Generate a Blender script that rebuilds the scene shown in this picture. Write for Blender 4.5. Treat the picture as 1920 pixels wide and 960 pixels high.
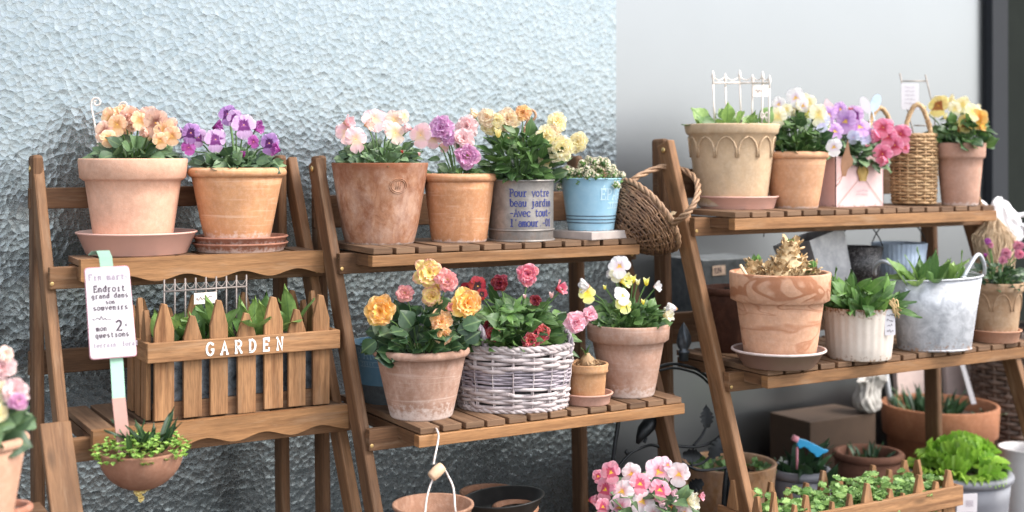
import bpy, math, random
from mathutils import Vector, Matrix
R = random.Random(7)
D2R = math.radians
for o in list(bpy.data.objects):
    bpy.data.objects.remove(o)
SC = bpy.context.scene
COL = SC.collection

# ------------------------------------------------------------------ camera, world, sun, exposure
H = 0.95            # camera height
YH = 295.0          # horizon row in the 1920x960 photograph
F = 2400.0          # focal length in pixels at 1920 wide
YAW = D2R(30.7)
cd = bpy.data.cameras.new('camera'); cam = bpy.data.objects.new('camera', cd); COL.objects.link(cam)
cam.location = (0, 0, H); cam.rotation_euler = (D2R(90), 0, -YAW)
cd.sensor_width = 36; cd.lens = 36 * F / 1920; cd.shift_y = -(480 - YH) / 1920
cd.clip_start = 0.05; cd.clip_end = 400
cd.dof.use_dof = True; cd.dof.focus_distance = 2.2; cd.dof.aperture_fstop = 2.8
SC.camera = cam
SUN_EL, SUN_AZ = D2R(48), math.atan2(0.72, -0.69)
w = bpy.data.worlds.new('World'); SC.world = w; w.use_nodes = True
wn = w.node_tree
bg = wn.nodes['Background']
sky = wn.nodes.new('ShaderNodeTexSky'); sky.sky_type = 'NISHITA'; sky.sun_disc = False
sky.sun_elevation = SUN_EL; sky.sun_rotation = SUN_AZ; sky.dust_density = 1.5; sky.air_density = 1.0
hs = wn.nodes.new('ShaderNodeHueSaturation'); hs.inputs['Saturation'].default_value = 0.35
wn.links.new(sky.outputs[0], hs.inputs['Color']); wn.links.new(hs.outputs[0], bg.inputs[0])
bg.inputs[1].default_value = 0.15
sl = bpy.data.lights.new('sun', 'SUN'); sun = bpy.data.objects.new('sun', sl); COL.objects.link(sun)
sl.energy = 1.2; sl.angle = D2R(28); sl.color = (1.0, 0.94, 0.86)
sdir = Vector((math.sin(SUN_AZ) * math.cos(SUN_EL), math.cos(SUN_AZ) * math.cos(SUN_EL), math.sin(SUN_EL)))
sun.rotation_euler = (-sdir).to_track_quat('-Z', 'Y').to_euler()
SC.view_settings.view_transform = 'Standard'; SC.view_settings.look = 'None'
SC.view_settings.exposure = 1.72; SC.view_settings.gamma = 1
try: SC.view_settings.use_curve_mapping = False
except Exception: pass
SC.cycles.max_bounces = 8; SC.cycles.use_denoising = True

# ------------------------------------------------------------------ pixel -> place helpers
cY, sY = math.cos(YAW), math.sin(YAW)
FW = Vector((sY, cY, 0)); RT = Vector((cY, -sY, 0)); UP = Vector((0, 0, 1))
C0 = Vector((0, 0, H))
def PD(px, py, d): return C0 + FW * d + RT * ((px - 960) / F * d) + UP * ((YH - py) / F * d)
def dY(px, Y): return Y / (cY - sY * (px - 960) / F)
def P(px, py, Y): return PD(px, py, dY(px, Y))
def XY(px, Y): return Y * (sY + cY * (px - 960) / F) / (cY - sY * (px - 960) / F)
def dDrop(py, drop): return drop * F / (py - YH)

# ------------------------------------------------------------------ mesh builder
class MB:
    def __init__(s): s.v = []; s.f = []; s.uv = []; s.mi = []; s.sm = []
    def face(s, idx, uv=None, m=0, smooth=True):
        s.f.append(idx); s.uv.append(uv or [(0, 0)] * len(idx)); s.mi.append(m); s.sm.append(smooth)
    def grid(s, rows, uvs=None, closed=False, m=0, smooth=True):
        b = len(s.v); n = len(rows[0])
        for r in rows: s.v.extend([Vector(p) for p in r])
        for i in range(len(rows) - 1):
            for j in range(n if closed else n - 1):
                j2 = (j + 1) % n
                q = [b + i * n + j, b + i * n + j2, b + (i + 1) * n + j2, b + (i + 1) * n + j]
                if uvs:
                    uvq = [uvs[i][j], uvs[i][j + 1 if closed else j2], uvs[i + 1][j + 1 if closed else j2], uvs[i + 1][j]]
                else:
                    uvq = [(j / n, i), ((j + 1) / n, i), ((j + 1) / n, i + 1), (j / n, i + 1)]
                s.face(q, uvq, m, smooth)
    def beam(s, p0, p1, wd, ht, side=None, m=0):
        """board from p0 to p1; wd along 'side', ht along the third axis; uv in metres along/around the grain"""
        p0, p1 = Vector(p0), Vector(p1); ax = (p1 - p0); L = ax.length; ax.normalize()
        sd = Vector(side) if side is not None else Vector((1, 0, 0))
        sd = (sd - ax * sd.dot(ax)).normalized(); th = ax.cross(sd)
        ou, ov = R.uniform(0, 50), R.uniform(0, 50)
        c = [(-.5, -.5), (.5, -.5), (.5, .5), (-.5, .5)]
        b = len(s.v)
        for p in (p0, p1):
            for a, e in c: s.v.append(p + sd * (a * wd) + th * (e * ht))
        per = [0, wd, wd + ht, 2 * wd + ht, 2 * wd + 2 * ht]
        for i in range(4):
            j = (i + 1) % 4
            s.face([b + i, b + j, b + 4 + j, b + 4 + i], [(ou, ov + per[i]), (ou, ov + per[i + 1]), (ou + L, ov + per[i + 1]), (ou + L, ov + per[i])], m, False)
        s.face([b + 3, b + 2, b + 1, b], [(ou, ov), (ou + .01, ov), (ou + .01, ov + ht), (ou, ov + ht)], m, False)
        s.face([b + 4, b + 5, b + 6, b + 7], [(ou, ov), (ou + .01, ov), (ou + .01, ov + ht), (ou, ov + ht)], m, False)
    def prism(s, poly, d, m=0, uvdir=None):
        """extrude a planar 3D polygon by vector d"""
        poly = [Vector(p) for p in poly]; d = Vector(d); b = len(s.v); n = len(poly)
        ou, ov = R.uniform(0, 50), R.uniform(0, 50)
        ud = Vector(uvdir).normalized() if uvdir is not None else (poly[1] - poly[0]).normalized()
        nn = d.normalized(); vd = nn.cross(ud)
        uvf = lambda p: (ou + p.dot(ud), ov + p.dot(vd) + p.dot(nn))
        s.v.extend(poly); s.v.extend([p + d for p in poly])
        s.face(list(range(b, b + n)), [uvf(p) for p in poly], m, False)
        s.face(list(range(b + 2 * n - 1, b + n - 1, -1)), [uvf(s.v[i]) for i in range(b + 2 * n - 1, b + n - 1, -1)], m, False)
        for i in range(n):
            j = (i + 1) % n; q = [b + i, b + n + i, b + n + j, b + j]
            s.face(q, [uvf(s.v[k]) for k in q], m, False)
    def tube(s, pts, rad, sides=6, m=0, cap=True, closed=False):
        pts = [Vector(p) for p in pts]; n = len(pts)
        if n < 2: return
        rads = rad if isinstance(rad, (list, tuple)) else [rad] * n
        rows = []; uvs = []; u = None; L = 0
        for i, p in enumerate(pts):
            if closed: t = pts[(i + 1) % n] - pts[i - 1]
            else: t = pts[min(i + 1, n - 1)] - pts[max(i - 1, 0)]
            if t.length < 1e-9: t = Vector((0, 0, 1))
            t.normalize()
            if u is None:
                u = t.orthogonal().normalized()
            u = (u - t * u.dot(t)); u = u.normalized() if u.length > 1e-6 else t.orthogonal().normalized()
            v = t.cross(u)
            if i: L += (p - pts[i - 1]).length
            rows.append([p + (u * math.cos(2 * math.pi * k / sides) + v * math.sin(2 * math.pi * k / sides)) * rads[i] for k in range(sides)])
            uvs.append([(L, k / sides * rads[i] * 6.28) for k in range(sides + 1)])
        if closed: rows.append(rows[0]); uvs.append(uvs[0])
        b = len(s.v)
        s.grid(rows, uvs, closed=True, m=m)
        if cap and not closed:
            k = len(rows)
            s.face([b + i for i in range(sides)][::-1], None, m); s.face([b + (k - 1) * sides + i for i in range(sides)], None, m)
    def lathe(s, prof, seg=48, c=(0, 0, 0), m=0, wob=None, ry=1.0, rot=0.0):
        c = Vector(c); rows = []; uvs = []; L = 0
        for i, (r, z) in enumerate(prof):
            if i: L += math.hypot(r - prof[i - 1][0], z - prof[i - 1][1])
            row = []
            for k in range(seg):
                a = 2 * math.pi * k / seg; rr = r * (wob(a, z) if wob else 1)
                x, y = rr * math.cos(a), rr * ry * math.sin(a)
                row.append(c + Vector((x * math.cos(rot) - y * math.sin(rot), x * math.sin(rot) + y * math.cos(rot), z)))
            rows.append(row); uvs.append([(k / seg, L) for k in range(seg + 1)])
        s.grid(rows, uvs, closed=True, m=m)
    def patch(s, p, d, nrm, L, W, shape, cup=0.0, curl=0.0, rip=0.0, ripk=3, ph=0.0, nu=4, nv=4, m=0):
        """leaf / petal: grows from p along d, facing nrm"""
        d = Vector(d).normalized(); nrm = Vector(nrm); nrm = nrm - d * nrm.dot(d)
        nrm = nrm.normalized() if nrm.length > 1e-5 else d.orthogonal().normalized(); sd = d.cross(nrm)
        rows = []; uvs = []
        for i in range(nv + 1):
            v = i / nv; wv = shape(v) * W * .5
            ang = curl * v
            along = L * (math.sin(ang) / curl if abs(curl) > 1e-3 else v); dn = -L * ((1 - math.cos(ang)) / curl if abs(curl) > 1e-3 else 0)
            row = []; ur = []
            for j in range(nu + 1):
                u = 2 * j / nu - 1
                bump = 1 - .10 * u * u * (v > .5)
                z = dn + cup * W * u * u * shape(v) + rip * L * v * v * math.sin(ripk * u * 1.6 + ph + v * 2)
                row.append(p + d * (along * bump) + sd * (u * wv) + nrm * z); ur.append((.5 + .5 * u, v))
            rows.append(row); uvs.append(ur)
        s.grid(rows, uvs, m=m)

def mesh_obj(name, mb, mats, parent=None, loc=None, bevel=0):
    me = bpy.data.meshes.new(name)
    off = Vector((0, 0, 0))
    q = parent
    while q is not None: off = off + q.location; q = q.parent
    if parent is None and loc is not None: off = Vector(loc)
    me.from_pydata([tuple(p - off) for p in mb.v], [], mb.f)
    uvl = me.uv_layers.new(name='UVMap')
    k = 0
    for uvs in mb.uv:
        for q in uvs: uvl.data[k].uv = q; k += 1
    me.polygons.foreach_set('use_smooth', mb.sm); me.polygons.foreach_set('material_index', mb.mi)
    for m in (mats if isinstance(mats, (list, tuple)) else [mats]): me.materials.append(m)
    me.update()
    o = bpy.data.objects.new(name, me); COL.objects.link(o)
    if parent is not None: o.parent = parent
    elif loc is not None: o.location = loc
    if bevel:
        b = o.modifiers.new('bevel', 'BEVEL'); b.width = bevel; b.segments = 2; b.limit_method = 'ANGLE'; b.angle_limit = D2R(40)
    return o
def thing(name, label, cat, loc, group=None):
    o = bpy.data.objects.new(name, None); COL.objects.link(o); o.location = loc; o.empty_display_size = .02
    o['label'] = label; o['category'] = cat
    if group: o['group'] = group
    return o
def structure(o): o['kind'] = 'structure'; return o

# ------------------------------------------------------------------ materials
def newmat(name, rough=.6, metal=0.0, col=(.5, .5, .5)):
    m = bpy.data.materials.new(name); m.use_nodes = True; nt = m.node_tree; b = nt.nodes['Principled BSDF']
    b.inputs['Base Color'].default_value = (*col, 1); b.inputs['Roughness'].default_value = rough; b.inputs['Metallic'].default_value = metal
    return m, nt, b
def nd(nt, t, **kw):
    n = nt.nodes.new(t)
    for k, v in kw.items():
        if k in n.inputs: n.inputs[k].default_value = v
        else: setattr(n, k, v)
    return n
def lk(nt, a, b): nt.links.new(a, b)
def noise(nt, vec, scale, detail=4, dist=0, rough=.55):
    n = nd(nt, 'ShaderNodeTexNoise'); n.inputs['Scale'].default_value = scale; n.inputs['Detail'].default_value = detail
    n.inputs['Distortion'].default_value = dist; n.inputs['Roughness'].default_value = rough
    if vec is not None: lk(nt, vec, n.inputs['Vector'])
    return n.outputs['Fac']
def ramp(nt, fac, stops, interp='LINEAR'):
    r = nd(nt, 'ShaderNodeValToRGB'); cr = r.color_ramp; cr.interpolation = interp
    while len(cr.elements) < len(stops): cr.elements.new(.5)
    for e, (p, c) in zip(cr.elements, stops):
        e.position = p; e.color = (*c, 1) if isinstance(c, tuple) else (c, c, c, 1)
    lk(nt, fac, r.inputs[0]); return r.outputs[0]
def mix(nt, fac, a, b, mode='MIX'):
    n = nd(nt, 'ShaderNodeMix', data_type='RGBA', blend_type=mode)
    if isinstance(fac, (int, float)): n.inputs[0].default_value = fac
    else: lk(nt, fac, n.inputs[0])
    for i, x in ((6, a), (7, b)):
        if isinstance(x, tuple): n.inputs[i].default_value = (*x, 1)
        else: lk(nt, x, n.inputs[i])
    return n.outputs[2]
def math_(nt, op, a, b=0.0, c=0.0, clamp=False):
    n = nd(nt, 'ShaderNodeMath', operation=op, use_clamp=clamp)
    for i, x in enumerate((a, b, c)):
        if isinstance(x, (int, float)): n.inputs[i].default_value = x
        else: lk(nt, x, n.inputs[i])
    return n.outputs[0]
def mapping(nt, vec, scale=(1, 1, 1), rot=(0, 0, 0), loc=(0, 0, 0)):
    n = nd(nt, 'ShaderNodeMapping'); n.inputs['Scale'].default_value = scale; n.inputs['Rotation'].default_value = rot; n.inputs['Location'].default_value = loc
    lk(nt, vec, n.inputs['Vector']); return n.outputs[0]
def bump(nt, b, h, strength=.3, dist=.002):
    n = nd(nt, 'ShaderNodeBump'); n.inputs['Strength'].default_value = strength; n.inputs['Distance'].default_value = dist
    lk(nt, h, n.inputs['Height']); lk(nt, n.outputs[0], b.inputs['Normal'])
def objc(nt): return nd(nt, 'ShaderNodeTexCoord').outputs['Object']
def uvc(nt): return nd(nt, 'ShaderNodeTexCoord').outputs['UV']

def wood(name, col, dark, rough=.65, grain=1.0):
    m, nt, b = newmat(name, rough)
    uv = uvc(nt)
    g1 = noise(nt, mapping(nt, uv, (5, 110, 1)), 1.0, 5, .6)
    g2 = noise(nt, mapping(nt, uv, (2.2, 22, 1)), 1.0, 3, 1.4)
    g3 = noise(nt, mapping(nt, uv, (40, 420, 1)), 1.0, 2)
    g = math_(nt, 'ADD', math_(nt, 'MULTIPLY', g1, .55), math_(nt, 'MULTIPLY', g2, .45))
    c = ramp(nt, g, [(.34, dark), (.52, col), (.72, tuple(min(1, x * 1.28) for x in col))])
    c = mix(nt, .35 * grain, c, ramp(nt, g3, [(.35, .45), (.6, 1.0)]), 'MULTIPLY')
    kn = nd(nt, 'ShaderNodeTexVoronoi'); kn.inputs['Scale'].default_value = 1.0
    lk(nt, mapping(nt, uv, (5.5, 17, 1)), kn.inputs['Vector'])
    c = mix(nt, ramp(nt, kn.outputs['Distance'], [(.04, .85), (.13, 0.0)]), c, tuple(x * .42 for x in col))
    oi = nd(nt, 'ShaderNodeObjectInfo')
    vv = nd(nt, 'ShaderNodeHueSaturation'); lk(nt, c, vv.inputs['Color'])
    lk(nt, math_(nt, 'MULTIPLY_ADD', oi.outputs['Random'], .34, .84), vv.inputs['Value'])
    st = noise(nt, mapping(nt, uv, (7, 18, 1)), 1.0, 4)
    c = mix(nt, ramp(nt, st, [(.48, 0.0), (.72, .5)]), vv.outputs[0], tuple(x * .40 for x in col))
    gy = noise(nt, mapping(nt, uv, (9, 60, 1), (0, 0, 0), (5, 9, 0)), 1.0, 5, .5)
    c = mix(nt, ramp(nt, gy, [(.55, 0.0), (.75, .45)]), c, (.34, .225, .14))
    lk(nt, c, b.inputs['Base Color'])
    bump(nt, b, math_(nt, 'ADD', g1, g3), .3, .0012)
    b.inputs['Specular IOR Level'].default_value = .3
    return m

def terracotta(name, col, stain, light, stain_amt=.3, white_h=.01, streak=.0, top_dark=0.0, h=.13, marble=0.0, sc=1.0, seed=0.0, moss=0.0):
    m, nt, b = newmat(name, .82)
    o = mapping(nt, objc(nt), (1, 1, 1), (0, 0, 0), (seed, seed * 1.7, 0))
    z = nd(nt, 'ShaderNodeSeparateXYZ'); lk(nt, objc(nt), z.inputs[0]); z = z.outputs['Z']
    n1 = noise(nt, o, 32 * sc, 7, .3, .64); n2 = noise(nt, o, 150 * sc, 5); n3 = noise(nt, o, 700, 2)
    c = mix(nt, ramp(nt, n1, [(.32, 0.0), (.68, 1.0)]), tuple(x * .84 for x in col), tuple(min(1, x * 1.10) for x in col))
    c = mix(nt, math_(nt, 'MULTIPLY', ramp(nt, n2, [(.45, 0.0), (.75, 1.0)]), .35), c, light)
    ns = noise(nt, mapping(nt, o, (1, 1, .55)), 42 * sc, 8, .5, .68)
    c = mix(nt, math_(nt, 'MULTIPLY', ramp(nt, ns, [(.43, 0.0), (.60, 1.0)]), stain_amt), c, stain)
    if streak:
        s1 = noise(nt, mapping(nt, o, (9, 9, 190), (-.16, .34, 0)), 1.0, 4, .6)
        c = mix(nt, math_(nt, 'MULTIPLY', ramp(nt, s1, [(.57, 0.0), (.74, 1.0)]), streak * .8), c, light)
        s2 = noise(nt, mapping(nt, o, (70, 70, 6)), 1.0, 3)
        c = mix(nt, math_(nt, 'MULTIPLY', ramp(nt, s2, [(.58, 0.0), (.75, 1.0)]), streak * .45), c, stain)
    if marble:
        def vein(scale, wid, lo=0.0, dist=1.2):
            nn_ = noise(nt, mapping(nt, o, scale, (.12, .35, .2)), 1.0, 1.5, dist, .45)
            return ramp(nt, math_(nt, 'ABSOLUTE', math_(nt, 'SUBTRACT', nn_, .5)), [(lo, 1.0), (wid, 0.0)])
        up_ = math_(nt, 'MULTIPLY_ADD', z, 120.0, -120.0 * h * .72, True)
        big = math_(nt, 'MULTIPLY', vein((13, 13, 20), .075, .035), up_)
        fine = math_(nt, 'MULTIPLY', vein((7, 7, 26), .020, .002, .9), math_(nt, 'SUBTRACT', 1.0, up_))
        c = mix(nt, math_(nt, 'MULTIPLY', math_(nt, 'MAXIMUM', big, math_(nt, 'MULTIPLY', fine, .8)), math_(nt, 'MULTIPLY_ADD', n1, .9, .25, True)), c, stain)
    if moss:
        mo = noise(nt, mapping(nt, o, (1, 1, .6), (0, 0, 0), (3.3, 1.1, 0)), 30 * sc, 7, .3, .68)
        c = mix(nt, math_(nt, 'MULTIPLY', ramp(nt, mo, [(.45, 0.0), (.72, 1.0)]), moss), c, (.64, .47, .38))
    if top_dark:
        td = math_(nt, 'ADD', math_(nt, 'MULTIPLY', math_(nt, 'SUBTRACT', z, h * .62), 1 / (h * .3)), math_(nt, 'MULTIPLY_ADD', n1, 2.4, -1.4))
        c = mix(nt, math_(nt, 'MULTIPLY', math_(nt, 'MINIMUM', math_(nt, 'MAXIMUM', td, 0.0), 1.0), top_dark), c, stain)
    if white_h:
        wf = math_(nt, 'ADD', math_(nt, 'MULTIPLY', math_(nt, 'SUBTRACT', white_h, z), 1 / white_h), math_(nt, 'MULTIPLY_ADD', n2, 2.6, -1.3))
        wf = math_(nt, 'MINIMUM', math_(nt, 'MAXIMUM', wf, 0.0), .8)
        c = mix(nt, wf, c, (.72, .60, .54))
    c = mix(nt, .5, c, ramp(nt, n3, [(.3, .78), (.7, 1.0)]), 'MULTIPLY')
    lk(nt, c, b.inputs['Base Color'])
    b.inputs['Specular IOR Level'].default_value = .25
    bump(nt, b, math_(nt, 'ADD', math_(nt, 'MULTIPLY', n3, .5), n2), .35, .0012)
    return m

def petal_mat(name, centre, mid, edge, blotch=None, eye=None):
    m, nt, b = newmat(name, .6)
    uv = nd(nt, 'ShaderNodeSeparateXYZ'); lk(nt, uvc(nt), uv.inputs[0])
    nz = noise(nt, objc(nt), 260, 3)
    v = math_(nt, 'MULTIPLY_ADD', nz, .22, math_(nt, 'SUBTRACT', uv.outputs['Y'], .11))
    st = [(.0, eye or centre), (.09, eye or centre)]
    if blotch: st += [(.14, blotch), (.34, blotch), (.46, mid)]
    else: st += [(.2, centre), (.5, mid)]
    st += [(.78, mid), (.98, edge)]
    c = ramp(nt, v, st)
    ri = nd(nt, 'ShaderNodeNewGeometry').outputs['Random Per Island']
    hsn = nd(nt, 'ShaderNodeHueSaturation'); lk(nt, c, hsn.inputs['Color']); lk(nt, math_(nt, 'MULTIPLY_ADD', ri, .20, .90), hsn.inputs['Value'])
    lk(nt, math_(nt, 'MULTIPLY_ADD', ri, .03, .485), hsn.inputs['Hue'])
    vn = noise(nt, mapping(nt, uvc(nt), (17, .8, 1)), 1.0, 3, .3)
    hcol = mix(nt, math_(nt, 'MULTIPLY', ramp(nt, vn, [(.42, 1.0), (.60, 0.0)]), .22), hsn.outputs[0], centre if not blotch else blotch)
    lk(nt, hcol, b.inputs['Base Color'])
    tr = nd(nt, 'ShaderNodeBsdfTranslucent'); lk(nt, hsn.outputs[0], tr.inputs[0])
    ms = nd(nt, 'ShaderNodeMixShader'); ms.inputs[0].default_value = .38
    lk(nt, b.outputs[0], ms.inputs[1]); lk(nt, tr.outputs[0], ms.inputs[2])
    lk(nt, ms.outputs[0], nt.nodes['Material Output'].inputs[0])
    wv = noise(nt, mapping(nt, uvc(nt), (26, 2, 1)), 1.0, 2)
    bump(nt, b, wv, .35, .001)
    return m

def leaf_mat(name, col, col2, rib=(.16, .24, .09), rough=.45, trans=.22, var=.5, veins=0):
    m, nt, b = newmat(name, rough)
    ri = nd(nt, 'ShaderNodeNewGeometry').outputs['Random Per Island']
    uv = nd(nt, 'ShaderNodeSeparateXYZ'); lk(nt, uvc(nt), uv.inputs[0])
    c = mix(nt, ri, col, col2)
    nz = noise(nt, objc(nt), 120, 3)
    c = mix(nt, math_(nt, 'MULTIPLY', ramp(nt, nz, [(.4, 0.0), (.7, 1.0)]), .5), c, tuple(x * .6 for x in col))
    du = math_(nt, 'ABSOLUTE', math_(nt, 'SUBTRACT', uv.outputs['X'], .5))
    c = mix(nt, ramp(nt, du, [(.0, .75), (.07, 0.0)]), c, rib)
    if veins:
        s = noise(nt, mapping(nt, uvc(nt), (30, 1.5, 1)), 1.0, 2)
        c = mix(nt, math_(nt, 'MULTIPLY', ramp(nt, s, [(.45, 0.0), (.65, 1.0)]), .45), c, col2)
    hsn = nd(nt, 'ShaderNodeHueSaturation'); lk(nt, c, hsn.inputs['Color']); lk(nt, math_(nt, 'MULTIPLY_ADD', ri, var, 1 - var * .5), hsn.inputs['Value'])
    lk(nt, hsn.outputs[0], b.inputs['Base Color'])
    tr = nd(nt, 'ShaderNodeBsdfTranslucent'); lk(nt, hsn.outputs[0], tr.inputs[0])
    ms = nd(nt, 'ShaderNodeMixShader'); ms.inputs[0].default_value = trans
    lk(nt, b.outputs[0], ms.inputs[1]); lk(nt, tr.outputs[0], ms.inputs[2])
    lk(nt, ms.outputs[0], nt.nodes['Material Output'].inputs[0])
    bump(nt, b, nz, .2, .001)
    return m

def metal(name, col, col2, rough=.45, metallic=.7, rust=0.0, rust_h=.02, sc=1.0, rust_top=0.0, h=.1):
    m, nt, b = newmat(name, rough, metallic)
    o = objc(nt); z = nd(nt, 'ShaderNodeSeparateXYZ'); lk(nt, o, z.inputs[0]); z = z.outputs['Z']
    n1 = noise(nt, o, 45 * sc, 8, .5, .7); n2 = noise(nt, o, 160 * sc, 4)
    c = mix(nt, ramp(nt, n1, [(.36, 0.0), (.64, 1.0)]), col, col2)
    mt = metallic
    if rust:
        rf = math_(nt, 'ADD', math_(nt, 'MULTIPLY', math_(nt, 'SUBTRACT', rust_h, z), .7 / rust_h), math_(nt, 'MULTIPLY_ADD', n2, 5.0, -2.9))
        if rust_top:
            rf2 = math_(nt, 'ADD', math_(nt, 'MULTIPLY', math_(nt, 'SUBTRACT', z, h - rust_top), .7 / rust_top), math_(nt, 'MULTIPLY_ADD', n2, 5.0, -2.9))
            rf = math_(nt, 'MAXIMUM', rf, rf2)
        rf = math_(nt, 'MULTIPLY', math_(nt, 'MINIMUM', math_(nt, 'MAXIMUM', rf, 0.0), 1.0), rust)
        c = mix(nt, rf, c, ramp(nt, n1, [(.4, (.16, .06, .025)), (.6, (.42, .22, .10))]))
        lk(nt, math_(nt, 'MULTIPLY_ADD', rf, -metallic, metallic), b.inputs['Metallic'])
    lk(nt, c, b.inputs['Base Color'])
    lk(nt, math_(nt, 'MULTIPLY_ADD', n1, .3, rough - .15), b.inputs['Roughness'])
    bump(nt, b, n2, .15, .001)
    return m
def plain(name, col, rough=.6, var=.15, metallic=0.0, sc=60, bmp=.1):
    m, nt, b = newmat(name, rough, metallic)
    o = objc(nt); n1 = noise(nt, o, sc, 5)
    lk(nt, mix(nt, ramp(nt, n1, [(.3, 0.0), (.7, 1.0)]), tuple(x * (1 - var) for x in col), tuple(min(1, x * (1 + var)) for x in col)), b.inputs['Base Color'])
    if bmp: bump(nt, b, n1, bmp, .001)
    return m
def soil_mat():
    m, nt, b = newmat('soil', .95)
    o = objc(nt); n1 = noise(nt, o, 160, 6, 0, .7)
    lk(nt, ramp(nt, n1, [(.35, (.012, .008, .006)), (.55, (.05, .032, .02)), (.72, (.14, .09, .055))]), b.inputs['Base Color'])
    bump(nt, b, n1, 1.0, .006); return m
def strand_mat(name, c1, c2, rough=.6):
    m, nt, b = newmat(name, rough)
    ri = nd(nt, 'ShaderNodeNewGeometry').outputs['Random Per Island']
    n1 = noise(nt, objc(nt), 55, 4); n2 = noise(nt, mapping(nt, uvc(nt), (30, 300, 1)), 1.0, 3)
    c = mix(nt, math_(nt, 'MULTIPLY_ADD', ri, .5, math_(nt, 'MULTIPLY_ADD', n1, 1.4, -.45), True), c1, c2)
    c = mix(nt, .5, c, ramp(nt, n2, [(.3, .55), (.6, 1.0)]), 'MULTIPLY')
    lk(nt, c, b.inputs['Base Color']); bump(nt, b, n2, .3, .001); return m

WOOD_L = wood('honey_wood', (.295, .146, .060), (.175, .077, .029))
WOOD_M = wood('teak_wood', (.235, .118, .054), (.135, .062, .027))
WOOD_S = wood('weathered_slat_wood', (.19, .108, .060), (.095, .050, .028), .75)
WOOD_D = wood('brown_leg_wood', (.145, .072, .034), (.08, .038, .018), .7)
WOOD_P = wood('picket_wood', (.35, .180, .082), (.16, .070, .029), .78, 1.4)
WOOD_B = wood('grey_brown_board', (.19, .12, .085), (.10, .062, .042), .8)
BRASS = plain('brass_screw', (.75, .52, .22), .35, .1, .9)
SOIL = soil_mat()
LEAF = leaf_mat('pansy_leaf', (.034, .088, .024), (.12, .215, .055))
LEAF_G = leaf_mat('grey_green_leaf', (.05, .105, .045), (.16, .245, .115))
LEAF_B = leaf_mat('bright_leaf', (.055, .135, .03), (.15, .28, .06))
LEAF_D = leaf_mat('dark_leaf', (.018, .05, .02), (.05, .105, .035))
TULIP = leaf_mat('tulip_leaf', (.07, .18, .05), (.30, .44, .12), (.10, .2, .06), .4, .3, .4, 1)
TULIP_D = leaf_mat('dark_tulip_leaf', (.016, .048, .022), (.05, .11, .04), (.04, .09, .04), .4, .15, .4, 1)
LETTUCE = leaf_mat('lettuce_leaf', (.22, .46, .045), (.42, .64, .09), (.4, .6, .15), .45, .4, .35)
PARSLEY = leaf_mat('parsley_leaf', (.13, .30, .06), (.38, .54, .18), (.4, .55, .2), .45, .35, .6)
STEM = plain('green_stem', (.10, .19, .05), .5)
SEDUM = leaf_mat('sedum_leaf', (.20, .40, .06), (.40, .58, .14), (.4, .55, .15))
IRON_G = plain('grey_iron', (.07, .08, .09), .4, .3, .5)
IRON = plain('black_iron', (.012, .014, .016), .45, .3, .4)
STEEL = plain('grey_steel_wire', (.32, .33, .34), .4, .15, .7)
WHITE_WIRE = plain('cream_painted_wire', (.78, .68, .60), .5, .06)
CARDW = plain('white_card', (.68, .64, .655), .6, .02, 0, 30, 0)
PINKED = plain('pink_card_edge', (.72, .35, .40), .6, .05)
INK = plain('dark_ink', (.075, .05, .065), .7, .2)
INKF = plain('faded_ink', (.34, .28, .33), .7, .2)
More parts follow.
